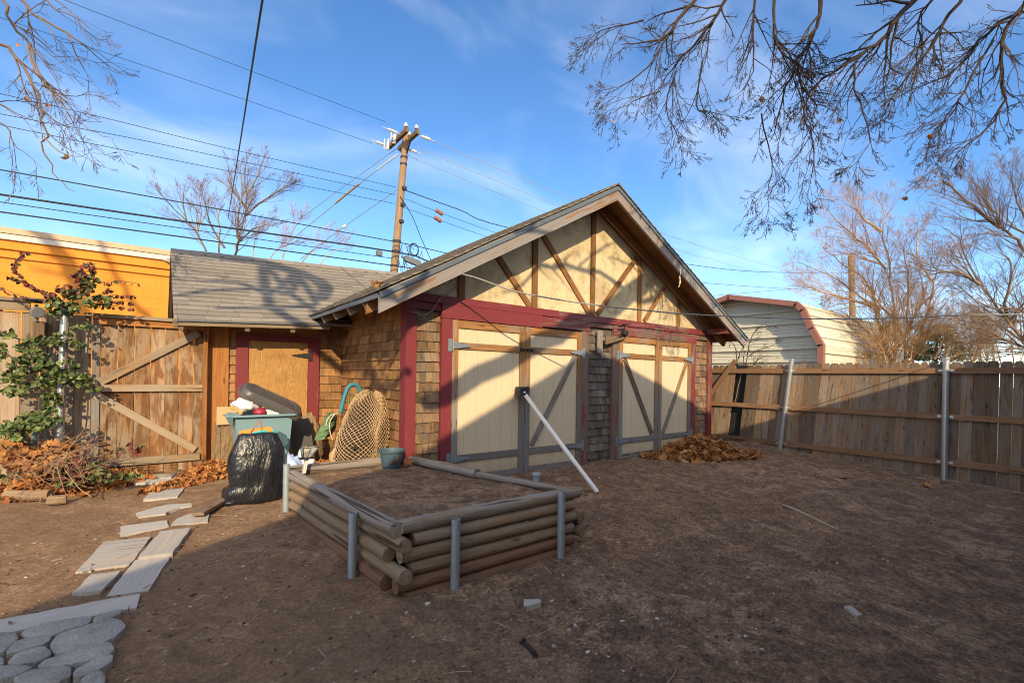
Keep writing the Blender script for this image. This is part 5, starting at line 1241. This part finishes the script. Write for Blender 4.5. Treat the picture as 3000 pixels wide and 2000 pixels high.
# white pipe leaning on the doors
wp = thing('white_pipe', (4.2, 3.8, .23), 'long white plastic pipe propped from the dirt against the left doors', 'pipe')
pb, pt = V((4.197, 3.804, .245)), on_y(1200+695*.47826, 700+935*.47826, 4.86)
m = MB(); d = (pt-pb).normalized(); m.tube([pb, pb.lerp(pt, .5)+V((0, 0, -.012)), pt], .0275, 20, False); m.tube([pb, pt], .023, 20, False)
u = d.orthogonal().normalized(); w = d.cross(u); n = 20; vs = [pb+(u*math.cos(2*PI*k/n)+w*math.sin(2*PI*k/n))*r for r in (.0275, .023) for k in range(n)]; m.add(vs, [(k, (k+1) % n, n+(k+1) % n, n+k) for k in range(n)]); m.build('pipe', W['pvc'], wp, True)
m = MB(); c = on_y(1200+690*.47826, 700+930*.47826, 4.87); m.box(c.x-.075, c.x+.085, 4.83, 4.925, c.z-.02, c.z+.055); m.box(c.x-.085, c.x+.045, 4.80, 4.925, c.z-.055, c.z-.022); m.box(c.x-.05, c.x+.05, 4.925, 4.955, c.z-.04, c.z+.04); m.build('door_stop', W['iron'], wp)
m = MB(); g = on_g(1571, 1410); m.tube([V((g.x, g.y, .2)), V((g.x, g.y, gz(0, g.y)+.075))], .045, 18); m.lathe(V((g.x, g.y, gz(0, g.y)+.075)), [(.058, 0), (.058, .03), (.05, .036)], 18); tag(m.build('pipe_stub', W['pvcgrey']), 'short capped grey pipe stub rising from the dirt behind the log bed', 'pipe stub')
g = on_g(1447, 1383); rough_block('wood_stub', g.x-.06, g.x+.06, g.y-.05, g.y+.05, .2, gz(0, g.y)+.06, 'plank2', 'squat brown wooden block at the foot of the left doors', 'block', .006, 5)
m = MB(); 
# ------------------------------------------------------------------ paving boards and stones
c5 = lambda x, y: (x*.44643, 1300+y*.44643)
def board(name, pts, th, mat, label, cat, lift=0., grp='flat boards laid as a path', grain=None):
    P = [on_g(*c5(*q)) for q in pts]; P = [V((p.x, p.y, gz(p.x, p.y)+lift+.004)) for p in P]
    Q = []
    for i in range(len(P)):
        a, b = P[i], P[(i+1) % len(P)]; n = max(1, int((b-a).length/.07))
        for k in range(n):
            q = a.lerp(b, k/n); Q.append(q+V((random.gauss(0, .0035), random.gauss(0, .0035), 0)))
    m = MB(); m.prism([p-V((0, 0, .02)) for p in Q], (0, 0, 1), th+.02, grain=grain or (P[1]-P[0])); return tag(m.build(name, W[mat]), label, cat, grp)
BL = 'path_board'
board(BL, [(-420, 1268), (0, 1165), (920, 992), (890, 1085), (0, 1262), (-400, 1360)], .009, 'plank', 'long pale board lying along the top of the stone pavers', 'board')
board(BL, [(885, 775), (1122, 745), (975, 970), (700, 1012)], .009, 'plank', 'lower pale plank right of the square board, overlapped at its top', 'board', 0., grain=(.25, .97, 0))
board(BL, [(1050, 600), (1250, 577), (1130, 745), (905, 775)], .02, 'plank', 'upper pale plank ending at the lower plank beside the square board', 'board', .012, grain=(.25, .97, 0))
board(BL, [(680, 650), (990, 617), (855, 800), (610, 832), (600, 845), (497, 850)], .009, 'plank', 'broad square pale board, the largest of the path', 'board')
board(BL, [(600, 875), (795, 852), (665, 985), (478, 998)], .018, 'plank', 'small pale board with a raised edge below the square board', 'board')
board(BL, [(788, 550), (1090, 508), (1108, 548), (790, 612)], .009, 'plank', 'narrow pale board above the square board at the left', 'board')
board(BL, [(1165, 495), (1240, 468), (1375, 462), (1362, 517), (1122, 545), (1130, 520)], .009, 'plank', 'pale board pinned under the end of the brown plank', 'board')
board(BL, [(890, 460), (990, 430), (1090, 405), (1250, 395), (1262, 418), (1180, 425), (1100, 450), (1090, 463), (915, 487)], .009, 'plank', 'pale board with ragged broken edges in the middle of the path', 'board')
board(BL, [(1020, 292), (1222, 278), (1165, 360), (937, 380)], .02, 'plank', 'pale slanted square board nearest the leaf drift by the gate', 'board')
board(BL, [(885, 245), (1150, 238), (1050, 270), (880, 270)], .02, 'plank', 'shaded pale board in front of the gate', 'board')
board(BL, [(930, 210), (1150, 210), (1120, 233), (890, 238)], .02, 'plank', 'farthest shaded pale board just under the gate', 'board')
P0, P1 = on_g(*c5(1298, 492)), on_g(*c5(1535, 345)); m = MB(); m.beam(P0+V((0, 0, .045)), P1+V((0, 0, .03)), .10, .03, jit=.002); tag(m.build('brown_plank', W['plank2']), 'narrow brown plank running from the path to the bin bag', 'plank')
def paver(pts, label):
    P = [on_g(*c5(*q)) for q in pts]; P = [V((p.x, p.y, 0)) for p in P]
    for _ in range(2):
        Q = []; fr = (.11, .2)[_]
        for i in range(len(P)): a, b = P[i], P[(i+1) % len(P)]; Q += [a.lerp(b, fr), a.lerp(b, 1-fr)]
        P = Q
    c = sum(P, V((0, 0, 0)))/len(P); n = len(P); vs = []; fs = []
    for s, h in ((1.03, -.03), (1.03, .018), (1.022, .025), (1.01, .028), (.995, .0287), (.6, .029), (.25, .029)):
        for p in P: q = c.lerp(p, s); vs.append(V((q.x, q.y, gz(q.x, q.y)+h+(.003*noise.noise(V((q.x*30, q.y*30, 0))) if h > .02 else 0))))
    for j in range(6):
        for i in range(n): i2 = (i+1) % n; fs.append((j*n+i, j*n+i2, (j+1)*n+i2, (j+1)*n+i))
    fs.append(tuple(6*n+i for i in range(n))); m = MB(); m.add(vs, fs); tag(m.build('stone_paver', W['paver'], None, True), label, 'paver', 'grey stone pavers in the lower left corner')
paver([(-60, 1272), (95, 1265), (120, 1310), (40, 1390), (-60, 1412)], 'grey paver at the left edge right under the long board')
paver([(140, 1275), (170, 1245), (300, 1205), (560, 1160), (600, 1170), (580, 1205), (440, 1250), (330, 1290), (180, 1298)], 'long grey paver hugging the lower side of the long board')
paver([(610, 1190), (640, 1150), (800, 1110), (795, 1140), (740, 1165), (680, 1190), (615, 1200)], 'small grey paver under the right end of the long board')
paver([(330, 1350), (380, 1280), (720, 1170), (790, 1185), (825, 1225), (750, 1300), (600, 1360), (400, 1405), (350, 1395)], 'largest grey paver at the right end of the stone patch')
paver([(40, 1395), (110, 1320), (300, 1283), (340, 1300), (300, 1340), (150, 1385), (60, 1405)], 'grey paver left of the largest one, second row from the board')
paver([(48, 1470), (110, 1405), (280, 1355), (330, 1390), (335, 1415), (230, 1465), (90, 1480)], 'grey paver left of centre with rounded right end')
paver([(250, 1490), (300, 1450), (480, 1390), (650, 1335), (720, 1335), (750, 1375), (720, 1410), (560, 1460), (330, 1500)], 'long grey paver just below the largest one')
paver([(-60, 1495), (150, 1480), (215, 1500), (120, 1550), (-60, 1590)], 'grey paver at the left edge near the bottom of the photo')
paver([(90, 1568), (200, 1520), (400, 1495), (465, 1500), (460, 1560), (380, 1600), (120, 1620)], 'grey paver cut by the bottom edge of the photo, left of centre of the patch')
paver([(480, 1540), (500, 1510), (680, 1420), (740, 1420), (735, 1460), (660, 1510), (530, 1560), (485, 1560)], 'narrow slanting grey paver at the lower right of the stone patch')
paver([(530, 1580), (600, 1530), (660, 1520), (690, 1550), (690, 1600), (560, 1640)], 'grey paver lowest at the right of the stone patch')
paver([(-60, 1425), (20, 1435), (28, 1480), (-60, 1488)], 'sliver of grey paver at the left edge between two others')
# ------------------------------------------------------------------ leaf heaps
def heap(name, c, rx, ry, h, n, mat, label, size=(.06, .11), rot=0., flatn=.6, spill=1.25):
    m = MB(); vs = []; fs = []; nu, nv = 36, 10; c = V(c); ca, sa = math.cos(rot), math.sin(rot)
    def P(u, r): 
        x, y = rx*r*math.cos(u), ry*r*math.sin(u); x, y = x*ca-y*sa, x*sa+y*ca
        q = 1+.25*noise.noise(V((math.cos(u)*1.5, math.sin(u)*1.5, 4))); x *= q; y *= q
        hh = h*max(0, 1-r**1.6)*(1+.35*noise.noise(V((x*3, y*3, 8)))) if r < 1 else 0
        return V((c.x+x, c.y+y, gz(c.x+x, c.y+y)+hh))
    for j in range(nv+1):
        for i in range(nu): vs.append(P(2*PI*i/nu, j/nv)-V((0, 0, .02)))
    for j in range(nv):
        for i in range(nu): i2 = (i+1) % nu; fs.append((j*nu+i, (j+1)*nu+i, (j+1)*nu+i2, j*nu+i2))
    m.add(vs, fs, None, .1)
    for _ in range(n):
        r = math.sqrt(random.random())*spill; r = r if r < 1 else 1+(r-1)*random.random(); p = P(random.uniform(0, 6.28), r)+V((0, 0, random.uniform(0, .03)))
        nn = V((random.gauss(0, flatn), random.gauss(0, flatn)-.2, 1)); leaf(m, p, random.uniform(*size), MAPLE if random.random() < .7 else OVAL, facing(nn), .9)
    return tag(m.build(name, W[mat]), label, 'leaf pile', kind='stuff')
heap('leaf_pile', (7.55, 4.50, 0), .86, .38, .29, 1150, 'dryleaf', 'heap of dry brown leaves at the right doors of the garage', (.08, .16), -.30, .75, 1.4)
heap('leaf_drift', (.60, 6.80, 0), .34, .30, .16, 420, 'orangeleaf', 'drift of orange leaves between the gate and the bin bag', (.05, .10), .4)
heap('leaf_drift', (.20, 6.35, 0), .34, .13, .05, 150, 'orangeleaf', 'thin line of orange leaves in front of the gate boards', (.05, .09), .5)
heap('leaf_drift', (1.72, 6.2, 0), .28, .3, .14, 240, 'orangeleaf', 'orange leaves gathered below the netted bundle', (.05, .10), 0)
for px, py, s, lb in ((2471, 1401, .13, 'lone tan leaf on the dirt in front of the right fence'), (2717, 1427, .13, 'lone tan leaf below the straight steel post'), (2952, 1424, .15, 'reddish leaf against the fence foot at the far right'), (2560, 1418, .06, 'tiny leaf between the two lone tan leaves'), (1645, 1366, .12, 'dry leaf at the threshold of the left doors'), (1240, 1655, .05, 'tiny leaf on the dirt beside the front pipe stake')):
    one_leaf(on_g(px, py), s, lb)
m = MB()
for q, s in (((455, 820), .05), ((330, 905), .06), ((420, 850), .05)): p = on_y(1050+q[0]*.1594, 700+q[1]*.1594, 5.2); leaf(m, p+V((0, 0, .02)), .075)
for k in range(10): leaf(m, on_y(1050+random.uniform(250, 470)*.1594, 700+random.uniform(800, 930)*.1594, 5.3)+V((0, 0, .0)), .06, OVAL)
tag(m.build('roof_leaves', W['orangeleaf']), 'few orange leaves caught on the lower left edge of the garage roof', 'leaves', kind='stuff')
# ------------------------------------------------------------------ litter
m = MB(); a, b = on_g(2293, 1482), on_g(2455, 1555); m.tube(smooth_pts([a+V((0, 0, .02)), a.lerp(b, .35)+V((.01, .01, .022)), a.lerp(b, .7)+V((0, 0, .016)), b+V((0, 0, .015))], 3), [.010, .014, .016, .017, .016, .015, .014, .013, .012, .011], 7); tag(m.build('stick', W['gaterail']), 'long tan stick lying on the open dirt', 'stick')
def scrap(pts, th, mat, label, cat='wood scrap', name='wood_scrap', grp=None):
    P = [on_g(*q) for q in pts]; m = MB(); m.prism([p-V((0, 0, .005)) for p in P], (0, 0, 1), th+.005, grain=(P[1]-P[0])); return tag(m.build(name, W[mat]), label, cat, grp)
cB = lambda x, y: (1200+x*.7653, 1400+y*.7653)
scrap([cB(*q) for q in ((436, 480), (500, 480), (502, 492), (440, 510))], .03, 'plank', 'pale wedge shaped wood scrap on the dirt in front of the log bed')
scrap([cB(*q) for q in ((498, 485), (514, 484), (514, 489), (500, 491))], .02, 'plank2', 'small brown sliver at the tip of the pale wedge scrap')
scrap([cB(*q) for q in ((1663, 500), (1690, 498), (1733, 533), (1712, 538))], .02, 'plank', 'pale flat wood scrap on the dirt at the lower right')
scrap([cB(*q) for q in ((728, 540), (762, 538), (765, 546), (735, 551))], .015, 'plank2', 'small reddish bark scrap at the bottom centre of the dirt')
scrap([cB(*q) for q in ((1395, 568), (1425, 566), (1422, 582), (1400, 580))], .02, 'plank2', 'small brown clod like scrap in the lower middle of the dirt')
m = MB(); a, b = on_g(1531, 1884), on_g(1570, 1926)
for k in range(6): o = V((random.uniform(-.012, .012), random.uniform(-.012, .012), random.uniform(.006, .022))); m.tube([a+o, b+o*1.3], .004, 5)
m.lathe(a+V((0, 0, .014)), [(.004, -.005), (.022, 0), (.018, .01)], 10, (b-a)); tag(m.build('spike_bundle', W['iron']), 'small bundle of black spikes on the dirt near the bottom of the photo', 'spikes')
rr = random.Random(21)
for (x, y, s) in ((633, 563, .018), (552, 646, .022), (660, 263, .02), (545, 470, .02), (375, 342, .022), (8, 700, .035), (420, 375, .018), (945, 537, .02), (1285, 605, .02), (812, 548, .022), (1295, 380, .014), (760, 684, .012), (818, 740, .012), (1990, 530, .014)):
    p = on_g(*cB(x, y)); m = MB(); k = rr.randint(3, 5); a0 = rr.uniform(0, 6); P = [p+V((math.cos(a0+6.28*i/k)*s*rr.uniform(.5, 1.2), math.sin(a0+6.28*i/k)*s*rr.uniform(.5, 1.2), 0)) for i in range(k)]
    m.prism(P, (0, 0, 1), .006); tag(m.build('pale_shard', W['shard']), 'tiny pale shard lying on the bare dirt', 'shard', 'pale shards scattered on the dirt')
m = MB(); rr = random.Random(4)
for _ in range(5200):
    y = 1.2+3.8*rr.random()**1.3; x = rr.uniform(-1.2, 9.6)
    if 1. < x < 2.95 and 2.7 < y < 5.1: continue
    s = rr.uniform(.003, .011)*(1.5 if rr.random() < .08 else 1); p = V((x, y, gz(x, y)+.022*noise.noise(V((x*1.1, y*1.1, 3)))+.012*noise.noise(V((x*4, y*4, 7))))); k = rr.randint(4, 6); a0 = rr.uniform(0, 6)
    P = [p+V((math.cos(a0+6.28*i/k)*s*rr.uniform(.6, 1.5), math.sin(a0+6.28*i/k)*s*rr.uniform(.5, 1.), 0)) for i in range(k)]; m.prism(P, (rr.gauss(0, .2), rr.gauss(0, .2), 1), s*.7, rr.random())
for _ in range(330):
    y = 1.3+3.8*rr.random()**1.2; x = rr.uniform(-1.1, 9.4)
    if .9 < x < 3. and 2.6 < y < 5.1: continue
    L = rr.uniform(.02, .075); a = rr.uniform(0, 6.28); z = gz(x, y)+.022*noise.noise(V((x*1.1, y*1.1, 3)))+.014*noise.noise(V((x*4, y*4, 7)))+.012; p = V((x, y, z)); q = V((math.cos(a), math.sin(a), rr.gauss(0, .1)))*L
    m.tube([p-q, p+V((rr.gauss(0, .006), rr.gauss(0, .006), .004)), p+q], rr.uniform(.0015, .003), 4, True, rr.choice((.1, .5, .8, .9)))
for _ in range(130):
    y = 1.4+4.*rr.random(); x = rr.uniform(-1.1, 9.2)
    if .9 < x < 3. and 2.6 < y < 5.1: continue
    leaf(m, V((x, y, gz(x, y)+.022*noise.noise(V((x*1.1, y*1.1, 3)))+.02)), rr.uniform(.012, .03), OVAL, facing((rr.gauss(0, .4), rr.gauss(0, .4), 1)), .8, rr.uniform(.3, .95))
k = M('grit', .9, .2); k.col(k.ramp(k.attr('rnd', 'Fac'), [(0, (.07, .045, .035)), (.45, (.19, .115, .08)), (.75, (.30, .21, .15)), (.93, (.36, .29, .23)), (1., (.55, .50, .45))])); W['grit'] = k.m
tag(m.build('gravel', W['grit']), 'fine grit and wood chips scattered over the dirt', 'grit', kind='stuff')
# ------------------------------------------------------------------ planting bed at the left
for pts, r, lb in ((((-150, 330), (20, 318), (225, 318)), .048, 'upper weathered border log under the dry shrub at the far left'), (((40, 375), (180, 380), (322, 372)), .052, 'lower border log end on at the far left of the path'), (((318, 405), (380, 402), (432, 396)), .045, 'short border log stub at the edge of the leaf litter')):
    m = MB(); P = [on_g(*c5(*q)) for q in pts]; z = r if r > .05 or r < .046 else .13
    m.tube([p+V((0, .03, z)) for p in P], r, 14); tag(m.build('border_log', W['log']), lb, 'log', 'logs edging the left planting')
heap('leaf_litter', (-.76, 6.88, 0), .58, .36, .20, 520, 'orangeleaf', 'thick orange leaf litter under the dry shrub at the left', (.07, .14), .2, .9)
c4 = lambda x, y: (x*.29762, 1150+y*.29762)
sh = thing('dry_shrub', (-.7, 6.3, .32), 'dry twiggy shrub with a fan of bare tan canes in front of the gate', 'shrub')
m = MB(); rr = random.Random(9)
for tip in ((1095, 285), (1340, 430), (1255, 625), (1070, 400), (900, 385), (1105, 375), (1000, 560), (1175, 555), (790, 390), (940, 470), (1010, 320), (1150, 690), (820, 330), (700, 420), (1230, 480)):
    b = at(*c4(rr.uniform(380, 640), rr.uniform(640, 820)), rr.uniform(4.6, 5.1)); t = at(*c4(*tip), rr.uniform(4.9, 5.5)); md = b.lerp(t, .5)+V((0, 0, .06)); m.tube(smooth_pts([b, md, t], 4), [.006-.0006*i for i in range(9)], 4)
T3 = Tr(maxl=1, dens=5, wig=.25, trop=-.05, ang=(30, 80), fac=(.3, .6), rmin=.002, nseg=5)
for _ in range(150):
    b = at(*c4(rr.uniform(80, 900), rr.uniform(620, 900)), rr.uniform(4.5, 5.2)); spawn(m, b, V((rr.uniform(-.6, 1), rr.gauss(0, .4), rr.uniform(-.2, .7))), rr.uniform(.2, .55), .0045, 0, T3)
for a, c, b in (((640, 760), (780, 940), (900, 1020)), ((500, 1000), (540, 1100), (560, 1190)), ((290, 1000), (280, 1110), (310, 1160)), ((410, 1010), (380, 1090), (300, 1140))): m.tube(smooth_pts([at(*c4(*a), 4.55), at(*c4(*c), 4.5), at(*c4(*b), 4.45)], 4), .005, 4)
m.build('canes', W['twig'], sh)
m = MB()
def cluster(mb, cf, t, cx, cy, rx, ry, n, size=(.045, .07), shape=OVAL, dt=.16):
    for _ in range(n):
        a = rr.uniform(0, 6.28); q = math.sqrt(rr.random()); p = (at if t < 6 else on_y)(*cf(cx+rx*q*math.cos(a), cy+ry*q*math.sin(a)), t+rr.uniform(-dt, dt))
        leaf(mb, p, rr.uniform(*size), shape, facing((rr.gauss(-.2, .7), rr.gauss(-.6, .6), rr.gauss(.3, .7))), .7)
for c in ((120, 400, 120, 70, 45), (330, 330, 120, 60, 40), (480, 240, 110, 90, 55), (930, 720, 60, 30, 10), (1000, 770, 60, 30, 12), (1220, 820, 170, 35, 22), (960, 840, 160, 50, 22), (60, 850, 70, 60, 20), (300, 930, 90, 60, 14), (560, 930, 80, 50, 12), (1370, 520, 50, 25, 6), (700, 880, 120, 60, 16)): cluster(m, c4, 4.85, *c, size=(.04, .065))
for c in ((500, 800, 330, 150, 130), (850, 820, 200, 90, 60), (200, 900, 180, 80, 60)): cluster(m, c4, 4.95, *c, size=(.035, .06))
m.build('green_leaves', W['greenleaf'], sh)
m = MB()
for c in ((560, 880, 260, 120, 240), (700, 740, 220, 90, 150), (1050, 830, 110, 60, 26), (250, 830, 200, 80, 70), (1280, 560, 120, 60, 12)): cluster(m, c4, 4.9, *c, size=(.035, .06))
m.build('wine_leaves', W['redleaf'], sh)
m = MB()
for c in ((300, 660, 280, 120, 90), (120, 560, 120, 90, 40), (560, 580, 200, 80, 40), (860, 1040, 120, 40, 14)): cluster(m, c4, 4.95, *c, size=(.08, .15), shape=MAPLE, dt=.2)
m.build('caught_leaves', W['orangeleaf'], sh)
m = MB(); a, b = at(*c4(335, 480), 5.0), at(*c4(345, 400), 5.0); m.tube([a, b], .022, 12); m.lathe(b, [(.026, 0), (.028, .02), (.015, .03)], 12); tag(m.build('plastic_stake', W['tote']), 'short teal plastic tube standing in the dry shrub', 'tube')
# vine on the steel post
c6v = lambda x, y: (x*.35088, 700+y*.35088)
vine = thing('climbing_vine', (-.84, 6.98, .33), 'leafy green vine climbing the steel post with wine red shoots above the fence', 'vine')
TV = 7.03
st = MB(); gl = MB(); rl = MB()
for pts in ([(520, 1560), (530, 1300), (550, 1000), (570, 700), (590, 540), (700, 420), (760, 300), (770, 220)], [(570, 860), (420, 880), (250, 860), (60, 800), (-40, 740)], [(550, 1130), (380, 1100), (200, 1060), (60, 960), (-20, 880)], [(545, 1180), (300, 1170), (100, 1190), (-40, 1210)], [(560, 1080), (700, 1180), (860, 1240)], [(530, 1330), (430, 1400), (330, 1480), (240, 1540)], [(590, 560), (450, 560), (380, 640)], [(590, 560), (760, 540), (900, 540)]):
    st.tube(smooth_pts([on_y(*c6v(*q), TV+rr.uniform(-.06, .06)) for q in pts], 4), .007, 5)
def shoot(pts, mb, n, size, t=TV):
    P = smooth_pts([on_y(*c6v(*q), t+rr.uniform(-.05, .05)) for q in pts], 6); st.tube(P, .0035, 4)
    for i in range(n):
        p = P[min(len(P)-1, int(len(P)*(i+.5)/n))]; s = rr.uniform(*size); leaf(mb, p+V((rr.gauss(0, .012), rr.gauss(0, .012), -s*.45)), s, OVAL, facing((rr.gauss(-.2, .8), rr.gauss(-.7, .6), rr.gauss(.2, .7))), .7)
for pts, n in (([(230, 105), (150, 160), (110, 240), (170, 300), (270, 400), (360, 430), (450, 480), (560, 540)], 46), ([(80, 310), (180, 350), (280, 390)], 12), ([(0, 395), (110, 450), (240, 490), (330, 510)], 12), ([(820, 345), (900, 365), (1000, 350), (1150, 372)], 11), ([(820, 500), (920, 470), (1010, 470), (1130, 475)], 14), ([(880, 550), (1010, 565), (1120, 580)], 9), ([(860, 440), (910, 410), (950, 430)], 7), ([(900, 520), (1040, 520), (1120, 530)], 10)): shoot(pts, rl, n, (.038, .055))
for c in ((745, 270, 75, 70, 45), (640, 330, 60, 50, 20), (540, 440, 90, 50, 22), (700, 430, 80, 60, 20), (410, 490, 70, 40, 16)): cluster(rl, c6v, TV, *c, size=(.045, .06), dt=.1)
for c in ((740, 370, 80, 60, 24), (620, 460, 110, 40, 20), (460, 560, 85, 80, 42), (590, 590, 70, 60, 26), (820, 530, 130, 50, 42), (330, 860, 150, 45, 34), (520, 830, 90, 60, 24), (650, 880, 60, 36, 13), (60, 790, 70, 40, 14), (20, 950, 40, 80, 14), (240, 1050, 180, 70, 58), (520, 1080, 140, 80, 50), (650, 1180, 130, 55, 40), (300, 1180, 230, 60, 58), (780, 1252, 80, 26, 9), (130, 1270, 120, 45, 20), (430, 1330, 120, 70, 34), (300, 1500, 150, 70, 44), (100, 1560, 120, 50, 36), (700, 740, 90, 30, 14), (220, 910, 100, 40, 16), (350, 970, 90, 35, 14), (60, 1150, 80, 50, 14)): cluster(gl, c6v, TV, *c[:4], int(c[4]*1.75), size=(.032, .064), dt=.13)
st.build('stems', W['vine'], vine); gl.build('green_leaves', W['greenleaf'], vine); rl.build('wine_leaves', W['redleaf'], vine)

# ------------------------------------------------------------------ the house behind the camera (its gable shades the yard)
YH = -1.6; XA, ZA, S1, S2 = 1.884, 5.615, .463, .333
house = thing('house', (2, -6, 0), 'low gabled house standing behind the viewpoint and shading the yard', 'house')
XL, XR = -4.2, 10.4
hp_ = lambda x: ZA-(S1*(XA-x) if x < XA else S2*(x-XA))
m = MB(); m.prism([(XL+.4, YH-.5, -.3), (XR-.4, YH-.5, -.3), (XR-.4, YH-.5, hp_(XR-.4)-.18), (XA, YH-.5, ZA-.18), (XL+.4, YH-.5, hp_(XL+.4)-.18)], (0, -1, 0), 9.); m.build('wall', W['housewall'], house)
m = MB()
for xe in (XL, XR): m.prism([(xe, YH, hp_(xe)), (XA, YH, ZA), (XA, YH-10, ZA), (xe, YH-10, hp_(xe))], (0, 0, -1), .16)
m.build('roof', W['houseroof'], house)
for x in (-2.2, 5.4):
    m = MB(); m.box(x-.62, x+.62, YH-.54, YH-.501, .95, 2.25); f = m.build('window', W['coping'], house); m = MB(); m.box(x-.53, x+.53, YH-.536, YH-.545+.02, 1.04, 2.16); m.box(x-.53, x+.53, YH-.548+.02, YH-.53+.0, 1.04, 2.16); m.build('pane', W['houseglass'], f)
m = MB(); m.box(1.3, 2.25, YH-.54, YH-.501, .0, 2.1); m.build('door', W['batten'], house)

# ------------------------------------------------------------------ camera, sun, sky
cd = bpy.data.cameras.new('camera'); cam_o = bpy.data.objects.new('camera', cd); COL.objects.link(cam_o)
c, s = math.cos(ROLL), math.sin(ROLL); right = RT*c+V((0, 0, s)); upv = -RT*s+V((0, 0, c)); bk = -FW
mw = Matrix(((right.x, upv.x, bk.x, 0), (right.y, upv.y, bk.y, 0), (right.z, upv.z, bk.z, EYE), (0, 0, 0, 1)))
cam_o.matrix_world = mw; cd.sensor_fit = 'HORIZONTAL'; cd.sensor_width = 36.; cd.lens = F/3000*36; cd.shift_y = (CY-1000)/3000; cd.clip_start = .05; cd.clip_end = 2000
SC.camera = cam_o
sd = bpy.data.lights.new('sun', 'SUN'); sd.energy = 2.55; sd.angle = math.radians(.55); sd.color = (1., .79, .49); so = bpy.data.objects.new('sun', sd); COL.objects.link(so)
so.rotation_euler = SUN.to_track_quat('-Z', 'Y').to_euler(); so.location = (-8, -14, 12)
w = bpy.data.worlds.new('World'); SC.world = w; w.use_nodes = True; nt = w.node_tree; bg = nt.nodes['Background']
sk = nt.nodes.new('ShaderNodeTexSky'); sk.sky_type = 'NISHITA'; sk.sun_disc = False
sp = -SUN; sk.sun_elevation = math.asin(sp.z); sk.sun_rotation = math.atan2(sp.x, sp.y); sk.altitude = 1100; sk.air_density = 1.0; sk.dust_density = .35; sk.ozone_density = 3.0
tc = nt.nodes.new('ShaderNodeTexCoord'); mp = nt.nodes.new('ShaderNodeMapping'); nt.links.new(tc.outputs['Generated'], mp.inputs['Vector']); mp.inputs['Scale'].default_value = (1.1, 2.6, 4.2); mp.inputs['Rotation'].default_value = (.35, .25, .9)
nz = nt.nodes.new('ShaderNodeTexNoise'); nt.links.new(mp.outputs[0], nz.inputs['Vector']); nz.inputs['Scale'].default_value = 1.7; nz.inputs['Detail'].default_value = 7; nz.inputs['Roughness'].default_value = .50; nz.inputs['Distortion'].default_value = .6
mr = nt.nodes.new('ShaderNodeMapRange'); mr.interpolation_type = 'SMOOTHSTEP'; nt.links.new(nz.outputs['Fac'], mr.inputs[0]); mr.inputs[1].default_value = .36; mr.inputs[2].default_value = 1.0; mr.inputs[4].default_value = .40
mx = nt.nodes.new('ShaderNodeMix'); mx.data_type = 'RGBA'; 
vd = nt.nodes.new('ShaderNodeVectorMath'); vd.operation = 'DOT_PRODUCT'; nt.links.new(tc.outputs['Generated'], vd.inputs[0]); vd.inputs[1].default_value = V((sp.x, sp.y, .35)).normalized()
m2 = nt.nodes.new('ShaderNodeMapRange'); m2.interpolation_type = 'SMOOTHSTEP'; nt.links.new(vd.outputs['Value'], m2.inputs[0]); m2.inputs[1].default_value = -.05; m2.inputs[2].default_value = .9; m2.inputs[4].default_value = .75  # unseen bright cloud behind the camera, added to fill the shade
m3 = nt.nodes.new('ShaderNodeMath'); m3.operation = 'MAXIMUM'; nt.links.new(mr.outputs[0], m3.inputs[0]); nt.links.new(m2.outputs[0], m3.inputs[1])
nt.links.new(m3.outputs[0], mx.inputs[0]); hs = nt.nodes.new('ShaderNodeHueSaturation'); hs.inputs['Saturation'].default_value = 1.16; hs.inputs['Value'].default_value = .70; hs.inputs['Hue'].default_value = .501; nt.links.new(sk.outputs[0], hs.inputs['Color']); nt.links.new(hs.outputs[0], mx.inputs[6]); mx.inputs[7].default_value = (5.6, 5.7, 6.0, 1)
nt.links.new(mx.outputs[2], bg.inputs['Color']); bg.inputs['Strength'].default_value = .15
SC.view_settings.view_transform = 'Standard'; SC.view_settings.look = 'None'; SC.view_settings.exposure = 1.27; SC.view_settings.gamma = 1.; SC.view_settings.use_curve_mapping = False
SC.cycles.pixel_filter_type = 'BLACKMAN_HARRIS'; SC.cycles.filter_width = 1.05; SC.cycles.max_bounces = 6; SC.cycles.diffuse_bounces = 3; SC.cycles.transparent_max_bounces = 6
